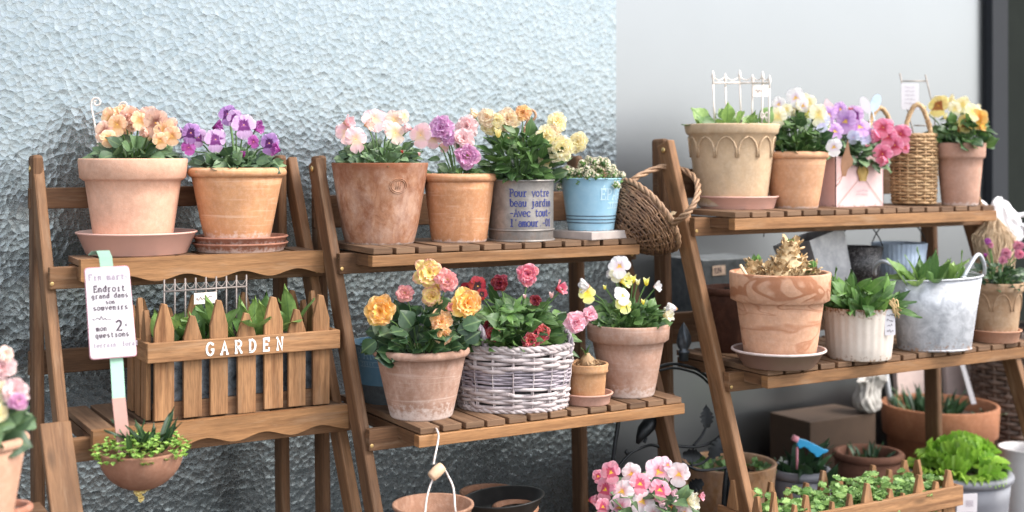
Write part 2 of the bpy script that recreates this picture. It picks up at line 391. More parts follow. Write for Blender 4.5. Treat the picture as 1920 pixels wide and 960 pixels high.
PETALS = {
 'peach': petal_mat('peach_petal', (.60, .30, .10), (.93, .58, .36), (.95, .74, .56)),
 'peachpink': petal_mat('peach_pink_petal', (.35, .14, .10), (.90, .58, .44), (.93, .70, .62)),
 'purple': petal_mat('purple_petal', (.24, .05, .25), (.50, .26, .58), (.66, .44, .74), (.10, .012, .12)),
 'violet': petal_mat('light_violet_petal', (.30, .08, .30), (.72, .46, .72), (.84, .66, .84), (.18, .02, .18)),
 'magenta': petal_mat('magenta_petal', (.25, .02, .16), (.42, .08, .36), (.56, .20, .52)),
 'palepink': petal_mat('pale_pink_petal', (.80, .56, .40), (.90, .58, .62), (.92, .72, .74)),
 'creampink': petal_mat('cream_pink_petal', (.86, .62, .36), (.91, .70, .62), (.92, .72, .68)),
 'mauve': petal_mat('mauve_petal', (.52, .14, .36), (.76, .42, .68), (.86, .60, .78)),
 'blush': petal_mat('blush_petal', (.72, .38, .36), (.90, .64, .64), (.93, .76, .74)),
 'orchid': petal_mat('orchid_petal', (.40, .34, .10), (.66, .26, .52), (.82, .50, .72)),
 'apricot': petal_mat('apricot_petal', (.90, .62, .36), (.95, .78, .54), (.95, .84, .66)),
 'yellow': petal_mat('soft_yellow_petal', (.90, .72, .26), (.95, .86, .52), (.95, .88, .68)),
 'orange': petal_mat('orange_yellow_petal', (.86, .38, .05), (.94, .58, .15), (.94, .66, .34)),
 'orangepeach': petal_mat('peach_orange_petal', (.86, .44, .10), (.93, .60, .28), (.93, .62, .42)),
 'yellowpink': petal_mat('yellow_pink_petal', (.86, .60, .12), (.92, .74, .28), (.90, .48, .40)),
 'rosepink': petal_mat('rose_edged_petal', (.80, .50, .20), (.86, .42, .40), (.80, .30, .36)),
 'red': petal_mat('crimson_petal', (.05, .004, .006), (.42, .015, .022), (.34, .02, .035), (.035, .003, .005)),
 'darkred': petal_mat('wine_petal', (.10, .004, .01), (.22, .014, .024), (.40, .06, .08)),
 'pinkred': petal_mat('pink_red_petal', (.45, .02, .05), (.80, .20, .27), (.90, .46, .52)),
 'coral': petal_mat('coral_red_petal', (.30, .01, .02), (.60, .07, .08), (.74, .26, .26)),
 'pink': petal_mat('candy_pink_petal', (.80, .26, .38), (.88, .46, .54), (.92, .64, .68)),
 'white': petal_mat('white_petal', (.75, .62, .70), (.90, .87, .84), (.92, .90, .88), None, (.75, .45, .05)),
 'whiteyellow': petal_mat('lemon_petal', (.80, .62, .06), (.92, .86, .30), (.93, .90, .58)),
 'cream': petal_mat('cream_petal', (.80, .66, .28), (.92, .87, .66), (.92, .90, .80)),
 'deeppink': petal_mat('deep_pink_petal', (.50, .06, .12), (.84, .36, .44), (.90, .52, .58), (.58, .08, .16), (.80, .45, .03)),
 'softpink': petal_mat('soft_pink_petal', (.65, .20, .28), (.90, .62, .68), (.93, .74, .78), None, (.75, .35, .03)),
 'pinkwhite': petal_mat('pink_white_petal', (.78, .45, .45), (.93, .80, .80), (.94, .86, .86), None, (.80, .45, .03)),
 'lilac': petal_mat('lilac_petal', (.45, .20, .55), (.72, .46, .76), (.80, .58, .82), None, (.85, .55, .06)),
 'hotpink': petal_mat('hot_pink_petal', (.45, .03, .08), (.84, .27, .40), (.90, .45, .56)),
 'yellowblotch': petal_mat('yellow_blotched_petal', (.5, .2, .03), (.90, .72, .26), (.92, .82, .46), (.40, .13, .03)),
 'paleblue': petal_mat('pale_blue_petal', (.55, .50, .70), (.72, .72, .86), (.82, .82, .90)),
 'dustyrose': petal_mat('dusty_rose_petal', (.40, .08, .18), (.66, .24, .34), (.76, .42, .48)),
}
EYE = plain('yellow_flower_eye', (.80, .40, .03), .6)

# ------------------------------------------------------------------ flowers and leaves
petal_shape = lambda v: (max(0.0, math.sin(math.pi * (.10 + .80 * v))) ** .75) * (.45 + .65 * v)
leaf_shape = lambda v: max(.04, math.sin(math.pi * min(.985, .06 + .94 * v)) ** .8)
blade_shape = lambda v: max(.03, (.45 + .9 * v - .2 * v * v) * (1 - v ** 3.2) ** .8)
strap_shape = lambda v: max(.03, (.7 + .3 * math.sin(v * 3.1)) * (1 - v ** 4) ** .7)
spoon_shape = lambda v: .18 if v < .3 else max(.04, .18 + .82 * math.sin(math.pi * min(.98, (v - .3) / .7 * .9 + .08)) ** .7)

def frame_of(n):
    n = Vector(n).normalized(); r = n.cross(UP); r = r.normalized() if r.length > 1e-3 else Vector((1, 0, 0))
    u = r.cross(n); return n, -r, u
def viola(mb, p, n, Rr, rng, eye_m=1):
    n, r, u = frame_of(n); roll = rng.uniform(-.3, .3)
    di = lambda a: (r * math.cos(a + roll) + u * math.sin(a + roll))
    spec = [(D2R(62), 1.0, 1.15, -.10), (D2R(118), 1.0, 1.15, -.10), (D2R(10), .88, 1.0, 0), (D2R(170), .88, 1.0, 0), (D2R(270), 1.0, 1.35, .06)]
    for k, (a, l, wd, zz) in enumerate(spec):
        d = di(a) + n * rng.uniform(-.05, .25)
        mb.patch(p + n * (zz * Rr * .5 + .0006 * k), d, n, Rr * l * rng.uniform(.9, 1.05), Rr * wd * rng.uniform(.95, 1.1), petal_shape, .03, rng.uniform(.15, .6), rng.uniform(.04, .085), rng.choice([4, 5, 6]), rng.uniform(0, 6), 7, 6)
    c = [p + n * .0018 + di(2 * math.pi * k / 6) * Rr * .07 for k in range(6)]
    b = len(mb.v); mb.v.append(p + n * (.0018 + Rr * .06)); mb.v.extend(c)
    for k in range(6): mb.face([b, b + 1 + k, b + 1 + (k + 1) % 6], None, eye_m)
def ruffle(mb, p, n, Rr, rng, full=1.0):
    n, r, u = frame_of(n)
    for ring, (cnt, l, tilt, zz) in enumerate([(6, 1.0, .12, 0), (6, .86, .55, .04), (5, .66, 1.1, .10), (4, .46, 1.9, .14)]):
        a0 = rng.uniform(0, 6.28)
        for k in range(cnt):
            a = a0 + 2 * math.pi * (k + rng.uniform(-.25, .25)) / cnt
            d = r * math.cos(a) + u * math.sin(a) + n * tilt * full * rng.uniform(.6, 1.3)
            mb.patch(p + n * zz * Rr, d, n, Rr * l * rng.uniform(.85, 1.1), Rr * rng.uniform(.95, 1.3) * (.6 + .4 * l), petal_shape, rng.uniform(0, .1), rng.uniform(-.3, .7), rng.uniform(.09, .17), rng.choice([3, 4, 5]), rng.uniform(0, 6), 7, 5)
def nod(mb, p, n, Rr, rng):      # flower seen from the side, a loose funnel
    n, r, u = frame_of(n)
    ax = (n * .35 + r * rng.choice([-1, 1]) * .8 + u * .15).normalized(); a1, b1, c1 = frame_of(ax)
    for k in range(6):
        a = 2 * math.pi * k / 6 + rng.uniform(-.3, .3)
        d = ax * 1.0 + (b1 * math.cos(a) + c1 * math.sin(a)) * rng.uniform(.5, .9)
        mb.patch(p - ax * Rr * .6, d, ax, Rr * 1.5, Rr * 1.2, petal_shape, .15, rng.uniform(-.4, .3), .1, 4, rng.uniform(0, 6), 6, 5)
def bud(mb, p, n, Rr, rng):
    for k in range(4):
        a = k * 1.57; d = UP * 1.2 + Vector((math.cos(a), math.sin(a), 0)) * .3
        mb.patch(p - UP * Rr, d, Vector((math.cos(a), math.sin(a), .2)), Rr * 2, Rr * 1.3, leaf_shape, -.2, -.4, .03, 3, 0, 4, 4)

def foliage(mb, st, c, rx, hh, n, L, W, rng, mat_i=0, shape=leaf_shape, up=.5, droop=.9, ry=None, low=0.0):
    ry = ry or rx
    for i in range(n):
        a = rng.uniform(0, 6.283); q = rng.random() ** .55; zt = low + (1 - low) * rng.random() ** .8
        dome = math.sqrt(max(0.05, 1 - (q * .9) ** 2))
        p = c + Vector((math.cos(a) * rx * q, math.sin(a) * ry * q, hh * zt * dome))
        d = Vector((math.cos(a), math.sin(a), 0)) * (.35 + .9 * q) + UP * (up * rng.uniform(-.2, 1.5)) + Vector((rng.uniform(-.5, .5), rng.uniform(-.5, .5), rng.uniform(-.2, .2)))
        nn = UP * .75 + Vector((math.cos(a), math.sin(a), 0)) * .35 + Vector((rng.uniform(-.6, .2), rng.uniform(-1.2, .1), rng.uniform(-.2, .2)))
        l = L * rng.uniform(.6, 1.2)
        mb.patch(p, d, nn, l, W * 1.25 * l / L * rng.uniform(.85, 1.15), shape, rng.uniform(.02, .14), rng.uniform(.1, droop), .03, 3, rng.uniform(0, 6), 4, 5, mat_i)
        if st is not None and i % 3 == 0:
            b0 = c + Vector((math.cos(a) * rx * q * .35, math.sin(a) * ry * q * .35, 0))
            st.tube([b0, (b0 + p) * .5 + UP * .004, p], .0011, 4, 0, False)
def blades(mb, c, rx, n, L, W, rng, spread=.35, shape=blade_shape, ry=None, curl=(.1, .7), jit=.3):
    ry = ry or rx
    for i in range(n):
        a = rng.uniform(0, 6.283); q = rng.random() ** .5
        p = c + Vector((math.cos(a) * rx * q, math.sin(a) * ry * q, -.004))
        d = UP + Vector((math.cos(a), math.sin(a), 0)) * spread * q * rng.uniform(.5, 1.6) + Vector((rng.uniform(-jit, jit), rng.uniform(-jit, jit), 0))
        nn = Vector((math.cos(a), math.sin(a), .2)) * rng.choice([-1, -1, 1]) + Vector((rng.uniform(-.6, .6), rng.uniform(-.6, .6), 0))
        l = L * rng.uniform(.6, 1.1)
        mb.patch(p, d, nn, l, W * rng.uniform(.8, 1.2), shape, rng.uniform(.15, .35), rng.uniform(*curl), .02, 2, rng.uniform(0, 6), 4, 7)
def soil_disc(c, r, ry=1.0, rot=0.0):
    mb = MB(); rg = random.Random(int(c.x * 999))
    mb.lathe([(.0005, .004), (r * .4, .005), (r * .75, .002), (r * .99, -.003)], 24, c, 0, lambda a, z: 1 + .0 * a, ry, rot)
    for i in range(26):
        a = rg.uniform(0, 6.28); q = rg.random() ** .5 * .9; s_ = rg.uniform(.0015, .004)
        pp = c + Vector((math.cos(a) * r * q, math.sin(a) * r * q * ry, .004))
        mb.lathe([(.0001, s_), (s_ * .8, s_ * .5), (s_, 0), (s_ * .6, -s_)], 5, pp)
    return mb

def add_flowers(T, info, flowers, rng, facing=None):
    """flowers: (px, py, size_px, kind, palette)"""
    d0, rr, zr, c = info['d'], info['r'], info['zr'], info['c']
    st = MB(); ys = [f[1] for f in flowers]; y0 = min(ys); yr = YH - (zr - H) * F / d0
    extra = []; rx = random.Random(len(flowers) * 7 + int(flowers[0][0]))
    for (px, py, s, kind, pal) in flowers:
        if s >= 26 and rx.random() < info.get('dens', .45):
            extra.append((px + rx.uniform(-.65, .65) * s, py + rx.uniform(-.3, .55) * s, s * rx.uniform(.55, .8), rx.choice([kind, kind, 'n']), pal, .45 * rr))
    for (px, py, s, kind, pal, back_) in [q + (0.0,) for q in flowers] + extra:
        t = min(1.2, max(0, (py - y0) / max(20, yr - y0)))
        off = -rr * (.15 + .85 * t) + rng.uniform(-.25, .25) * rr * (1 - t) + rr * .15
        d = d0 + off + back_
        p = PD(px, py, d); Rr = s * .5 * d / F
        view = (C0 - p).normalized()
        n = view + Vector((rng.uniform(-.35, .35), rng.uniform(-.3, .3), rng.uniform(-.1, .4)))
        mb = MB()
        if kind == 'v': viola(mb, p, n, Rr * 1.22, rng)
        elif kind == 'r': ruffle(mb, p, n, Rr * 1.12, rng)
        elif kind == 'n': nod(mb, p, view, Rr * 1.15, rng)
        else: bud(mb, p, n, Rr, rng)
        mesh_obj('flower', mb, [PETALS[pal], EYE], T)
        b0 = c + Vector((0, 0, 0)) + (Vector((p.x, p.y, 0)) - Vector((c.x, c.y, 0))) * .25
        b0.z = zr - .005
        back = p - n.normalized() * Rr * .35
        midp = (b0 + back) * .5 + UP * .012
        st.tube([b0, midp, back - UP * Rr * .2, back], [.0016, .0014, .0012, .0016], 5, 0, False)
        cal = MB()
        for k in range(4):
            a = k * 1.57
            nf, r_, u_ = frame_of(n)
            st.patch(back - nf * .001, (r_ * math.cos(a) + u_ * math.sin(a)) - nf * .1, -nf, Rr * .45, Rr * .25, leaf_shape, .05, .2, 0, 2, 0, 2, 3)
    mesh_obj('stems', st, STEM, T)

# ------------------------------------------------------------------ pots
def locate(cx, by, drop, rb):
    d = dDrop(by, drop) + rb
    p = PD(cx, by, d); p.z = H - drop; return p, d
def pot_profile(kind, rb, rr, h, ch=.0, wall=.006):
    """outer profile from base centre to rim, then inside"""
    def at(z): return rb + (rr_body - rb) * z / h
    if kind == 'collar':
        rr_body = rr * .93; zc = h - ch
        pr = [(.001, 0), (rb * .96, 0), (rb, .003)] + [(rb + (rr_body - rb) * t, h * t) for t in (.2, .4, .6)] + [(at(zc) - .0005, zc - .002), (at(zc) + .0035, zc), (rr * .965, zc + .004), (rr * .992, h - .003), (rr * .985, h - .0008), (rr * .97, h), (rr * .965 - wall, h - .001)]
        ri = rr * .955 - wall
    elif kind == 'roll':
        rr_body = rr * .95; rl = ch or .008
        zc = h - rl * 2
        pr = [(.001, 0), (rb * .96, 0), (rb, .003)] + [(rb + (rr_body - rb) * t, h * t) for t in (.25, .5, .75)] + [(at(zc), zc)]
        for k in range(7):
            a = -1.57 + 3.14 * k / 6; pr.append((rr - rl + rl * math.cos(a) * 1.0, h - rl + rl * math.sin(a)))
        pr += [(rr - rl * 1.6, h - .002)]; ri = rr - rl * 1.8
    elif kind == 'bulge':
        rr_body = rr
        pr = [(.001, 0), (rb * .97, 0), (rb, .004)] + [(rb + (rr - rb) * (t ** .85), h * t) for t in (.2, .4, .6, .8, .93)] + [(rr, h - .002), (rr * .99, h), (rr - wall, h - .001)]
        ri = rr - wall
    else:
        rr_body = rr
        pr = [(.001, 0), (rb * .98, 0), (rb, .002)] + [(rb + (rr - rb) * t, h * t) for t in (.3, .6, .85)] + [(rr, h - .002), (rr + .001, h - .0005), (rr, h + .0006), (rr - wall, h)]
        ri = rr - wall
    zs = h - max(.012, h * .1)
    pr += [(ri, zs), (ri * .98, zs - .006)]
    return pr, ri, zs
def wobble(rng, amp=.006):
    a1, a2, p1, p2 = rng.uniform(.3, 1) * amp, rng.uniform(.2, .6) * amp, rng.uniform(0, 6), rng.uniform(0, 6)
    return lambda a, z: 1 + a1 * math.sin(2 * a + p1 + z * 9) + a2 * math.sin(3 * a + p2 - z * 14)
def make_pot(name, label, group, cx, rim_y, by, rim_w, base_w, drop, kind, mat, ch_px=0, seed=1, cat='potted plant', wall=.006, d=None, zb=None, seg=56, amp=.006, soil=True):
    rng = random.Random(seed)
    if d is None:
        d0 = dDrop(by, drop); rb = base_w * .5 * d0 / F; p, d = locate(cx, by, drop, rb)
    else:
        p = PD(cx, by, d); p.z = zb if zb is not None else p.z
    rb = base_w * .5 * d / F; rr = rim_w * .5 * d / F
    h = H - (rim_y - YH) * d / F - p.z
    T = thing(name, label, cat, p, group)
    pr, ri, zs = pot_profile(kind, rb, rr, h, ch_px * d / F, wall)
    mb = MB(); mb.lathe(pr, seg, p, 0, wobble(rng, amp))
    po = mesh_obj('pot', mb, mat, T)
    c = p + Vector((0, 0, zs))
    if soil: mesh_obj('soil', soil_disc(c, ri), SOIL, T)
    return T, dict(p=p, d=d, r=rr, rb=rb, h=h, zr=p.z + h, c=c, ri=ri, pot=po, rng=rng)
def saucer(name, label, cx, rim_y, by, rim_w, base_w, drop, mat, group=None, at=None, thick=.004):
    d0 = dDrop(by, drop); rb = base_w * .5 * d0 / F; p, d = locate(cx, by, drop, rb)
    if at is not None: p = at.copy(); d = (p - C0).dot(FW)
    rb = base_w * .5 * d / F; rr = rim_w * .5 * d / F; h = max(.012, (by - rim_y) * d / F * .92)
    mb = MB(); mb.lathe([(.001, 0), (rb * .97, 0), (rb, .002), (rr - .003, h - .004), (rr, h - .003), (rr + .0005, h - .001), (rr - .001, h), (rr - thick, h - .001), (rb * .97, .005), (.001, .0045)], 56, p, 0, wobble(R, .004))
    o = mesh_obj(name, mb, mat, None, p); o['label'] = label; o['category'] = 'saucer'
    if group: o['group'] = group
    return o, p, d, h
# ------------------------------------------------------------------ ground and walls
YW = 2.42
def ground():
    mb = MB(); mb.grid([[(-150, -150, 0), (150, -150, 0)], [(-150, 150, 0), (150, 150, 0)]])
    m, nt, b = newmat('asphalt', .85); o = objc(nt)
    n1 = noise(nt, o, 90, 5); n2 = noise(nt, o, 2.2, 4)
    lk(nt, mix(nt, n2, ramp(nt, n1, [(.3, .018), (.7, .042)]), ramp(nt, n1, [(.3, .025), (.7, .055)])), b.inputs['Base Color'])
    bump(nt, b, n1, .5, .004)
    structure(mesh_obj('ground', mb, m))
ground()
mb = MB(); mb.grid([[(-120, -120, .004), (120, -120, .004)], [(-120, -7.5, .004), (120, -7.5, .004)]])
structure(mesh_obj('added_pale_reflector', mb, plain('pale_reflector_sheet', (.74, .73, .71), .85, .06, 0, 3, 0)))  # unseen pale sheet on the ground, added to brighten the walls' reflections
def box_mb(x0, x1, y0, y1, z0, z1):
    mb = MB(); mb.prism([(x0, y0, z0), (x1, y0, z0), (x1, y0, z1), (x0, y0, z1)], (0, y1 - y0, 0)); return mb
def pebbled_glass():
    m, nt, b = newmat('pebbled_glass', .2, .97)
    o = objc(nt)
    wb = nd(nt, 'ShaderNodeTexNoise'); wb.inputs['Scale'].default_value = 34; wb.inputs['Detail'].default_value = 3; lk(nt, o, wb.inputs['Vector'])
    vm = nd(nt, 'ShaderNodeVectorMath', operation='MULTIPLY_ADD'); lk(nt, wb.outputs['Color'], vm.inputs[0]); vm.inputs[1].default_value = (.015, .015, .015); lk(nt, o, vm.inputs[2])
    flat = mapping(nt, vm.outputs[0], (1, 0, .92))
    def dents(sc):
        v1 = nd(nt, 'ShaderNodeTexVoronoi', feature='F1'); v1.inputs['Scale'].default_value = sc; lk(nt, flat, v1.inputs['Vector'])
        sx = nd(nt, 'ShaderNodeSeparateColor'); lk(nt, v1.outputs['Color'], sx.inputs[0])
        px = nd(nt, 'ShaderNodeSeparateXYZ'); lk(nt, flat, px.inputs[0]); pc = nd(nt, 'ShaderNodeSeparateXYZ'); lk(nt, v1.outputs['Position'], pc.inputs[0])
        dz = math_(nt, 'SUBTRACT', px.outputs['Z'], pc.outputs['Z']); dx = math_(nt, 'SUBTRACT', px.outputs['X'], pc.outputs['X'])
        tilt = math_(nt, 'ADD', math_(nt, 'MULTIPLY', dz, math_(nt, 'MULTIPLY_ADD', sx.outputs[0], -46.0 * sc / 62, 8.0)), math_(nt, 'MULTIPLY', dx, math_(nt, 'MULTIPLY_ADD', sx.outputs[1], 44.0 * sc / 62, -22.0 * sc / 62)))
        return math_(nt, 'ADD', math_(nt, 'POWER', v1.outputs['Distance'], 1.5), tilt), sx
    h1, sx = dents(98); h2, sx2 = dents(190)
    n3 = noise(nt, o, 300, 3)
    hgt = math_(nt, 'ADD', math_(nt, 'ADD', h1, math_(nt, 'MULTIPLY', h2, .12)), math_(nt, 'MULTIPLY', n3, .07))
    bump(nt, b, hgt, .27, .0029)
    lk(nt, ramp(nt, sx.outputs[2], [(0, (.205, .237, .25)), (1, (.246, .272, .281))]), b.inputs['Base Color'])
    lk(nt, math_(nt, 'MULTIPLY_ADD', n3, .16, .20), b.inputs['Roughness'])
    return m
m_glass = pebbled_glass()
o = mesh_obj('textured_wall', box_mb(-1.4, 1.7165, YW, YW + .12, 0, 3.2), m_glass)
o['label'] = 'pale blue grey pebbled textured wall behind the left and middle stands'; o['category'] = 'wall'
mp, nt, b = newmat('satin_grey_panel', .32, 1.0)
n1 = noise(nt, objc(nt), 5, 4); lk(nt, mix(nt, n1, (.222, .230, .236), (.235, .243, .249)), b.inputs['Base Color'])
n2 = noise(nt, objc(nt), 160, 3); bump(nt, b, n2, .05, .001)
o = mesh_obj('smooth_wall', box_mb(1.7167, 2.99, YW + .006, YW + .11, 0, 3.2), mp)
o['label'] = 'smooth pale grey wall panel behind the right stand'; o['category'] = 'wall'
DARKF = plain('dark_frame', (.018, .020, .024), .8, .05, .2, 20, 0)
DARKG = plain('dark_green_grey_panel', (.016, .019, .016), .95, .1, 0, 8, 0)
DARKG.node_tree.nodes['Principled BSDF'].inputs['Specular IOR Level'].default_value = .1
T = thing('dark_door', 'dark charcoal doorway panel at the far right end of the wall', 'door', (2.99, YW, 0))
mesh_obj('frame', box_mb(2.993, 3.06, YW - .02, YW + .11, 0, 3.2), DARKF, T, bevel=.002)
mesh_obj('panel', box_mb(3.062, 4.8, YW + .01, YW + .10, 0, 3.2), DARKG, T)

# ------------------------------------------------------------------ plant stands
def stand(label, Yu, Yl, Xu, Xl, du, dl, legs, line, ztop, rear, Yr, backs, nsl, ws, wf, wl, wavy=False, low=None, rail_h=.019):
    T = thing('plant_stand', label, 'plant stand', (Xu[0], Yl, 0), 'folding wooden plant stands')
    (Ya, za), (Yb, zb) = line; sl = (Ya - Yb) / (za - zb)
    Yleg = lambda z: Ya + (z - za) * sl             # front edge of the front leg at height z (relative to camera height)
    for X in legs:                                    # front legs
        mb = MB(); wdt = .018; dp = .040
        top = ztop; bot = -H
        axd = Vector((0, sl, 1)).normalized(); off = Vector((0, 1, -sl)).normalized() * dp * .5
        p0 = Vector((X - wdt / 2, Yleg(bot), H + bot)) + off; p1 = Vector((X - wdt / 2, Yleg(top), H + top)) + off
        mb.beam(p0, p1, wdt, dp, (1, 0, 0))
        o = mesh_obj('front_leg', mb, wf, T, bevel=.0035)
        for zz in (-du - .020, -du - .038, -dl - .020, -dl - .038):
            sc = MB(); yy = Yleg(zz) - .0165
            sc.lathe([(.0001, 0), (.0028, .0), (.0034, .0012), (.003, .0016)], 10)
            sc.v = [Vector((X - wdt / 2 + q.x, yy - .0007 - q.z * -.1, H + zz + q.y)) for q in sc.v]
            mesh_obj('screw', sc, BRASS, o)
        sc = MB(); sc.lathe([(.0001, 0), (.005, .0), (.006, .002), (.004, .003), (.0001, .0032)], 12)
        sc.v = [Vector((X - wdt - .0008 - q.z, Yleg(ztop - .02) + .018 + q.x, H + ztop - .022 + q.y)) for q in sc.v]
        mesh_obj('bolt', sc, BRASS, o)
    for X in rear:
        mb = MB(); mb.beam((X, Yr, 0), (X, Yr + .03, H + ztop + .002), .018, .042, (1, 0, 0)); mesh_obj('rear_leg', mb, wl, T, bevel=.006)
    for (za_, zb_) in backs:
        mb = MB(); mb.beam((rear[0] - .012, Yr + .030, H + (za_ + zb_) / 2), (rear[1] + .012, Yr + .030, H + (za_ + zb_) / 2), .014, abs(za_ - zb_), (0, 1, 0)); mesh_obj('back_rail', mb, wl, T, bevel=.002)
    def tier(Yf, X, dr, yback, wav):
        ts = .0105; zt = H - dr
        n = nsl; pitch = (X[1] - X[0]) / n
        for k in range(n):
            xx = X[0] + pitch * (k + .5) + R.uniform(-.0008, .0008); mb = MB()
            z = zt - ts / 2 + R.uniform(-.0007, .0007)
            mb.beam((xx, Yf + .004 + (.016 if wav else 0) + R.uniform(-.001, .001), z), (xx, yback, z + .002), pitch * .835, ts, (1, 0, 0))
            mesh_obj('slat', mb, ws, T, bevel=.0012)
        if wav:
            N = 60; top = []; botm = []
            for i in range(N + 1):
                t = i / N; xx = X[0] + (X[1] - X[0]) * t
                top.append(Vector((xx, Yf, zt + .002)))
                dd = .0345 + .0052 * math.cos((X[1] - xx - .002) / .098 * 2 * math.pi)
                botm.append(Vector((xx, Yf, zt + .002 - dd)))
            mb = MB(); b = 0
            rows = [top, botm]
            # front, back, and rims as strips so the long polygon stays clean
            D = Vector((0, .016, 0)); ou = R.uniform(0, 9)
            uv = lambda r, zoff: [(ou + q.x, zoff - q.z) for q in r]
            mb.grid([top, botm], [uv(top, 3), uv(botm, 3)], smooth=False)
            tb = [q + D for q in top]; bb = [q + D for q in botm]
            mb.grid([botm, bb], [uv(botm, 4), uv(bb, 4.016)], smooth=False); mb.grid([bb, tb], [uv(bb, 5), uv(tb, 5)], smooth=False); mb.grid([tb, top], [uv(tb, 6), uv(top, 6.016)], smooth=False)
            mb.grid([[top[0], botm[0]], [tb[0], bb[0]]], smooth=False); mb.grid([[botm[-1], top[-1]], [bb[-1], tb[-1]]], smooth=False)
            mesh_obj('apron', mb, WOOD_L, T)
            mb = MB(); mb.beam((X[0] + .002, Yf + .027, zt - ts - .010), (X[1] - .002, Yf + .027, zt - ts - .010), .018, .018, (0, 1, 0)); mesh_obj('front_rail', mb, wf, T)
        else:
            mb = MB(); mb.beam((X[0] - .001, Yf + .009, zt - ts - rail_h / 2 - .0012), (X[1], Yf + .009, zt - ts - rail_h / 2 - .0012), .018, rail_h, (0, 1, 0)); mesh_obj('front_rail', mb, WOOD_L, T, bevel=.0012)
        zc = -dr - ts - .0195; yc = Yleg(zc) - .0085
        mb = MB(); mb.beam((legs[0] - .012, yc, H + zc), (legs[1] + .004, yc, H + zc), .016, .036, (0, 1, 0)); mesh_obj('cross_bar', mb, wf, T, bevel=.0015)
        for X_ in (X[0] + .012, X[1] - .012):
            mb = MB(); mb.beam((X_, Yf + .020, zt - ts - .011), (X_, yback - .004, zt - ts - .011), .016, .019, (1, 0, 0)); mesh_obj('side_bar', mb, wl, T)
    tier(Yu, Xu, du, Yr - .025, wavy); tier(Yl, Xl, dl, Yr - .025, wavy)
    if low: tier(low[0], low[1], low[2], low[3], False)
    return T
stand('narrow honey brown folding plant stand with scalloped front aprons at the left', 2.12, 2.013, (.454, .8726), (.449, .8722), .167, .4225,
      (.427, .885), ((2.20, -.167), (2.045, -.474)), .002, (.416, .851), 2.262, [(-.052, -.088), (-.33, -.371)], 10, WOOD_S, WOOD_M, WOOD_D, True, (1.86, (.45, .87), .70, 2.19))
stand('brown slatted plant stand in the middle holding the grey lettered can', 1.98, 1.85, (.902, 1.460), (.925, 1.466), .155, .438,
      (.888, 1.507), ((2.073, -.195), (1.95, -.476)), .001, (.91, 1.482), 2.21, [(-.071, -.132)], 13, WOOD_S, WOOD_D, WOOD_D, False, (1.74, (.925, 1.466), .725, 2.05))
stand('wider brown slatted plant stand at the right holding the cream arched pot', 1.872, 1.778, (1.604, 2.349), (1.602, 2.352), .105, .391,
      (1.582, 2.412), ((1.977, -.11), (1.872, -.404)), .036, (1.608, 2.398), 2.08, [(-.024, -.085), (-.322, -.386)], 17, WOOD_S, WOOD_M, WOOD_D, False, (1.665, (1.60, 2.35), .83, 1.83), .022)
# board standing against the front leg of the left stand
mb = MB(); a = P(102, 795, 1.985); bq = P(124, 960, 1.905); dd = (a - bq).normalized()
e = a - dd * ((a.z) / dd.z)
mb.beam(e, a, .044, .016, (1, 0, 0))
o = mesh_obj('wooden_post', mb, WOOD_M, None, e, bevel=.002); o['label'] = 'short honey brown board with a cut top leaning on the scalloped stand'; o['category'] = 'post'

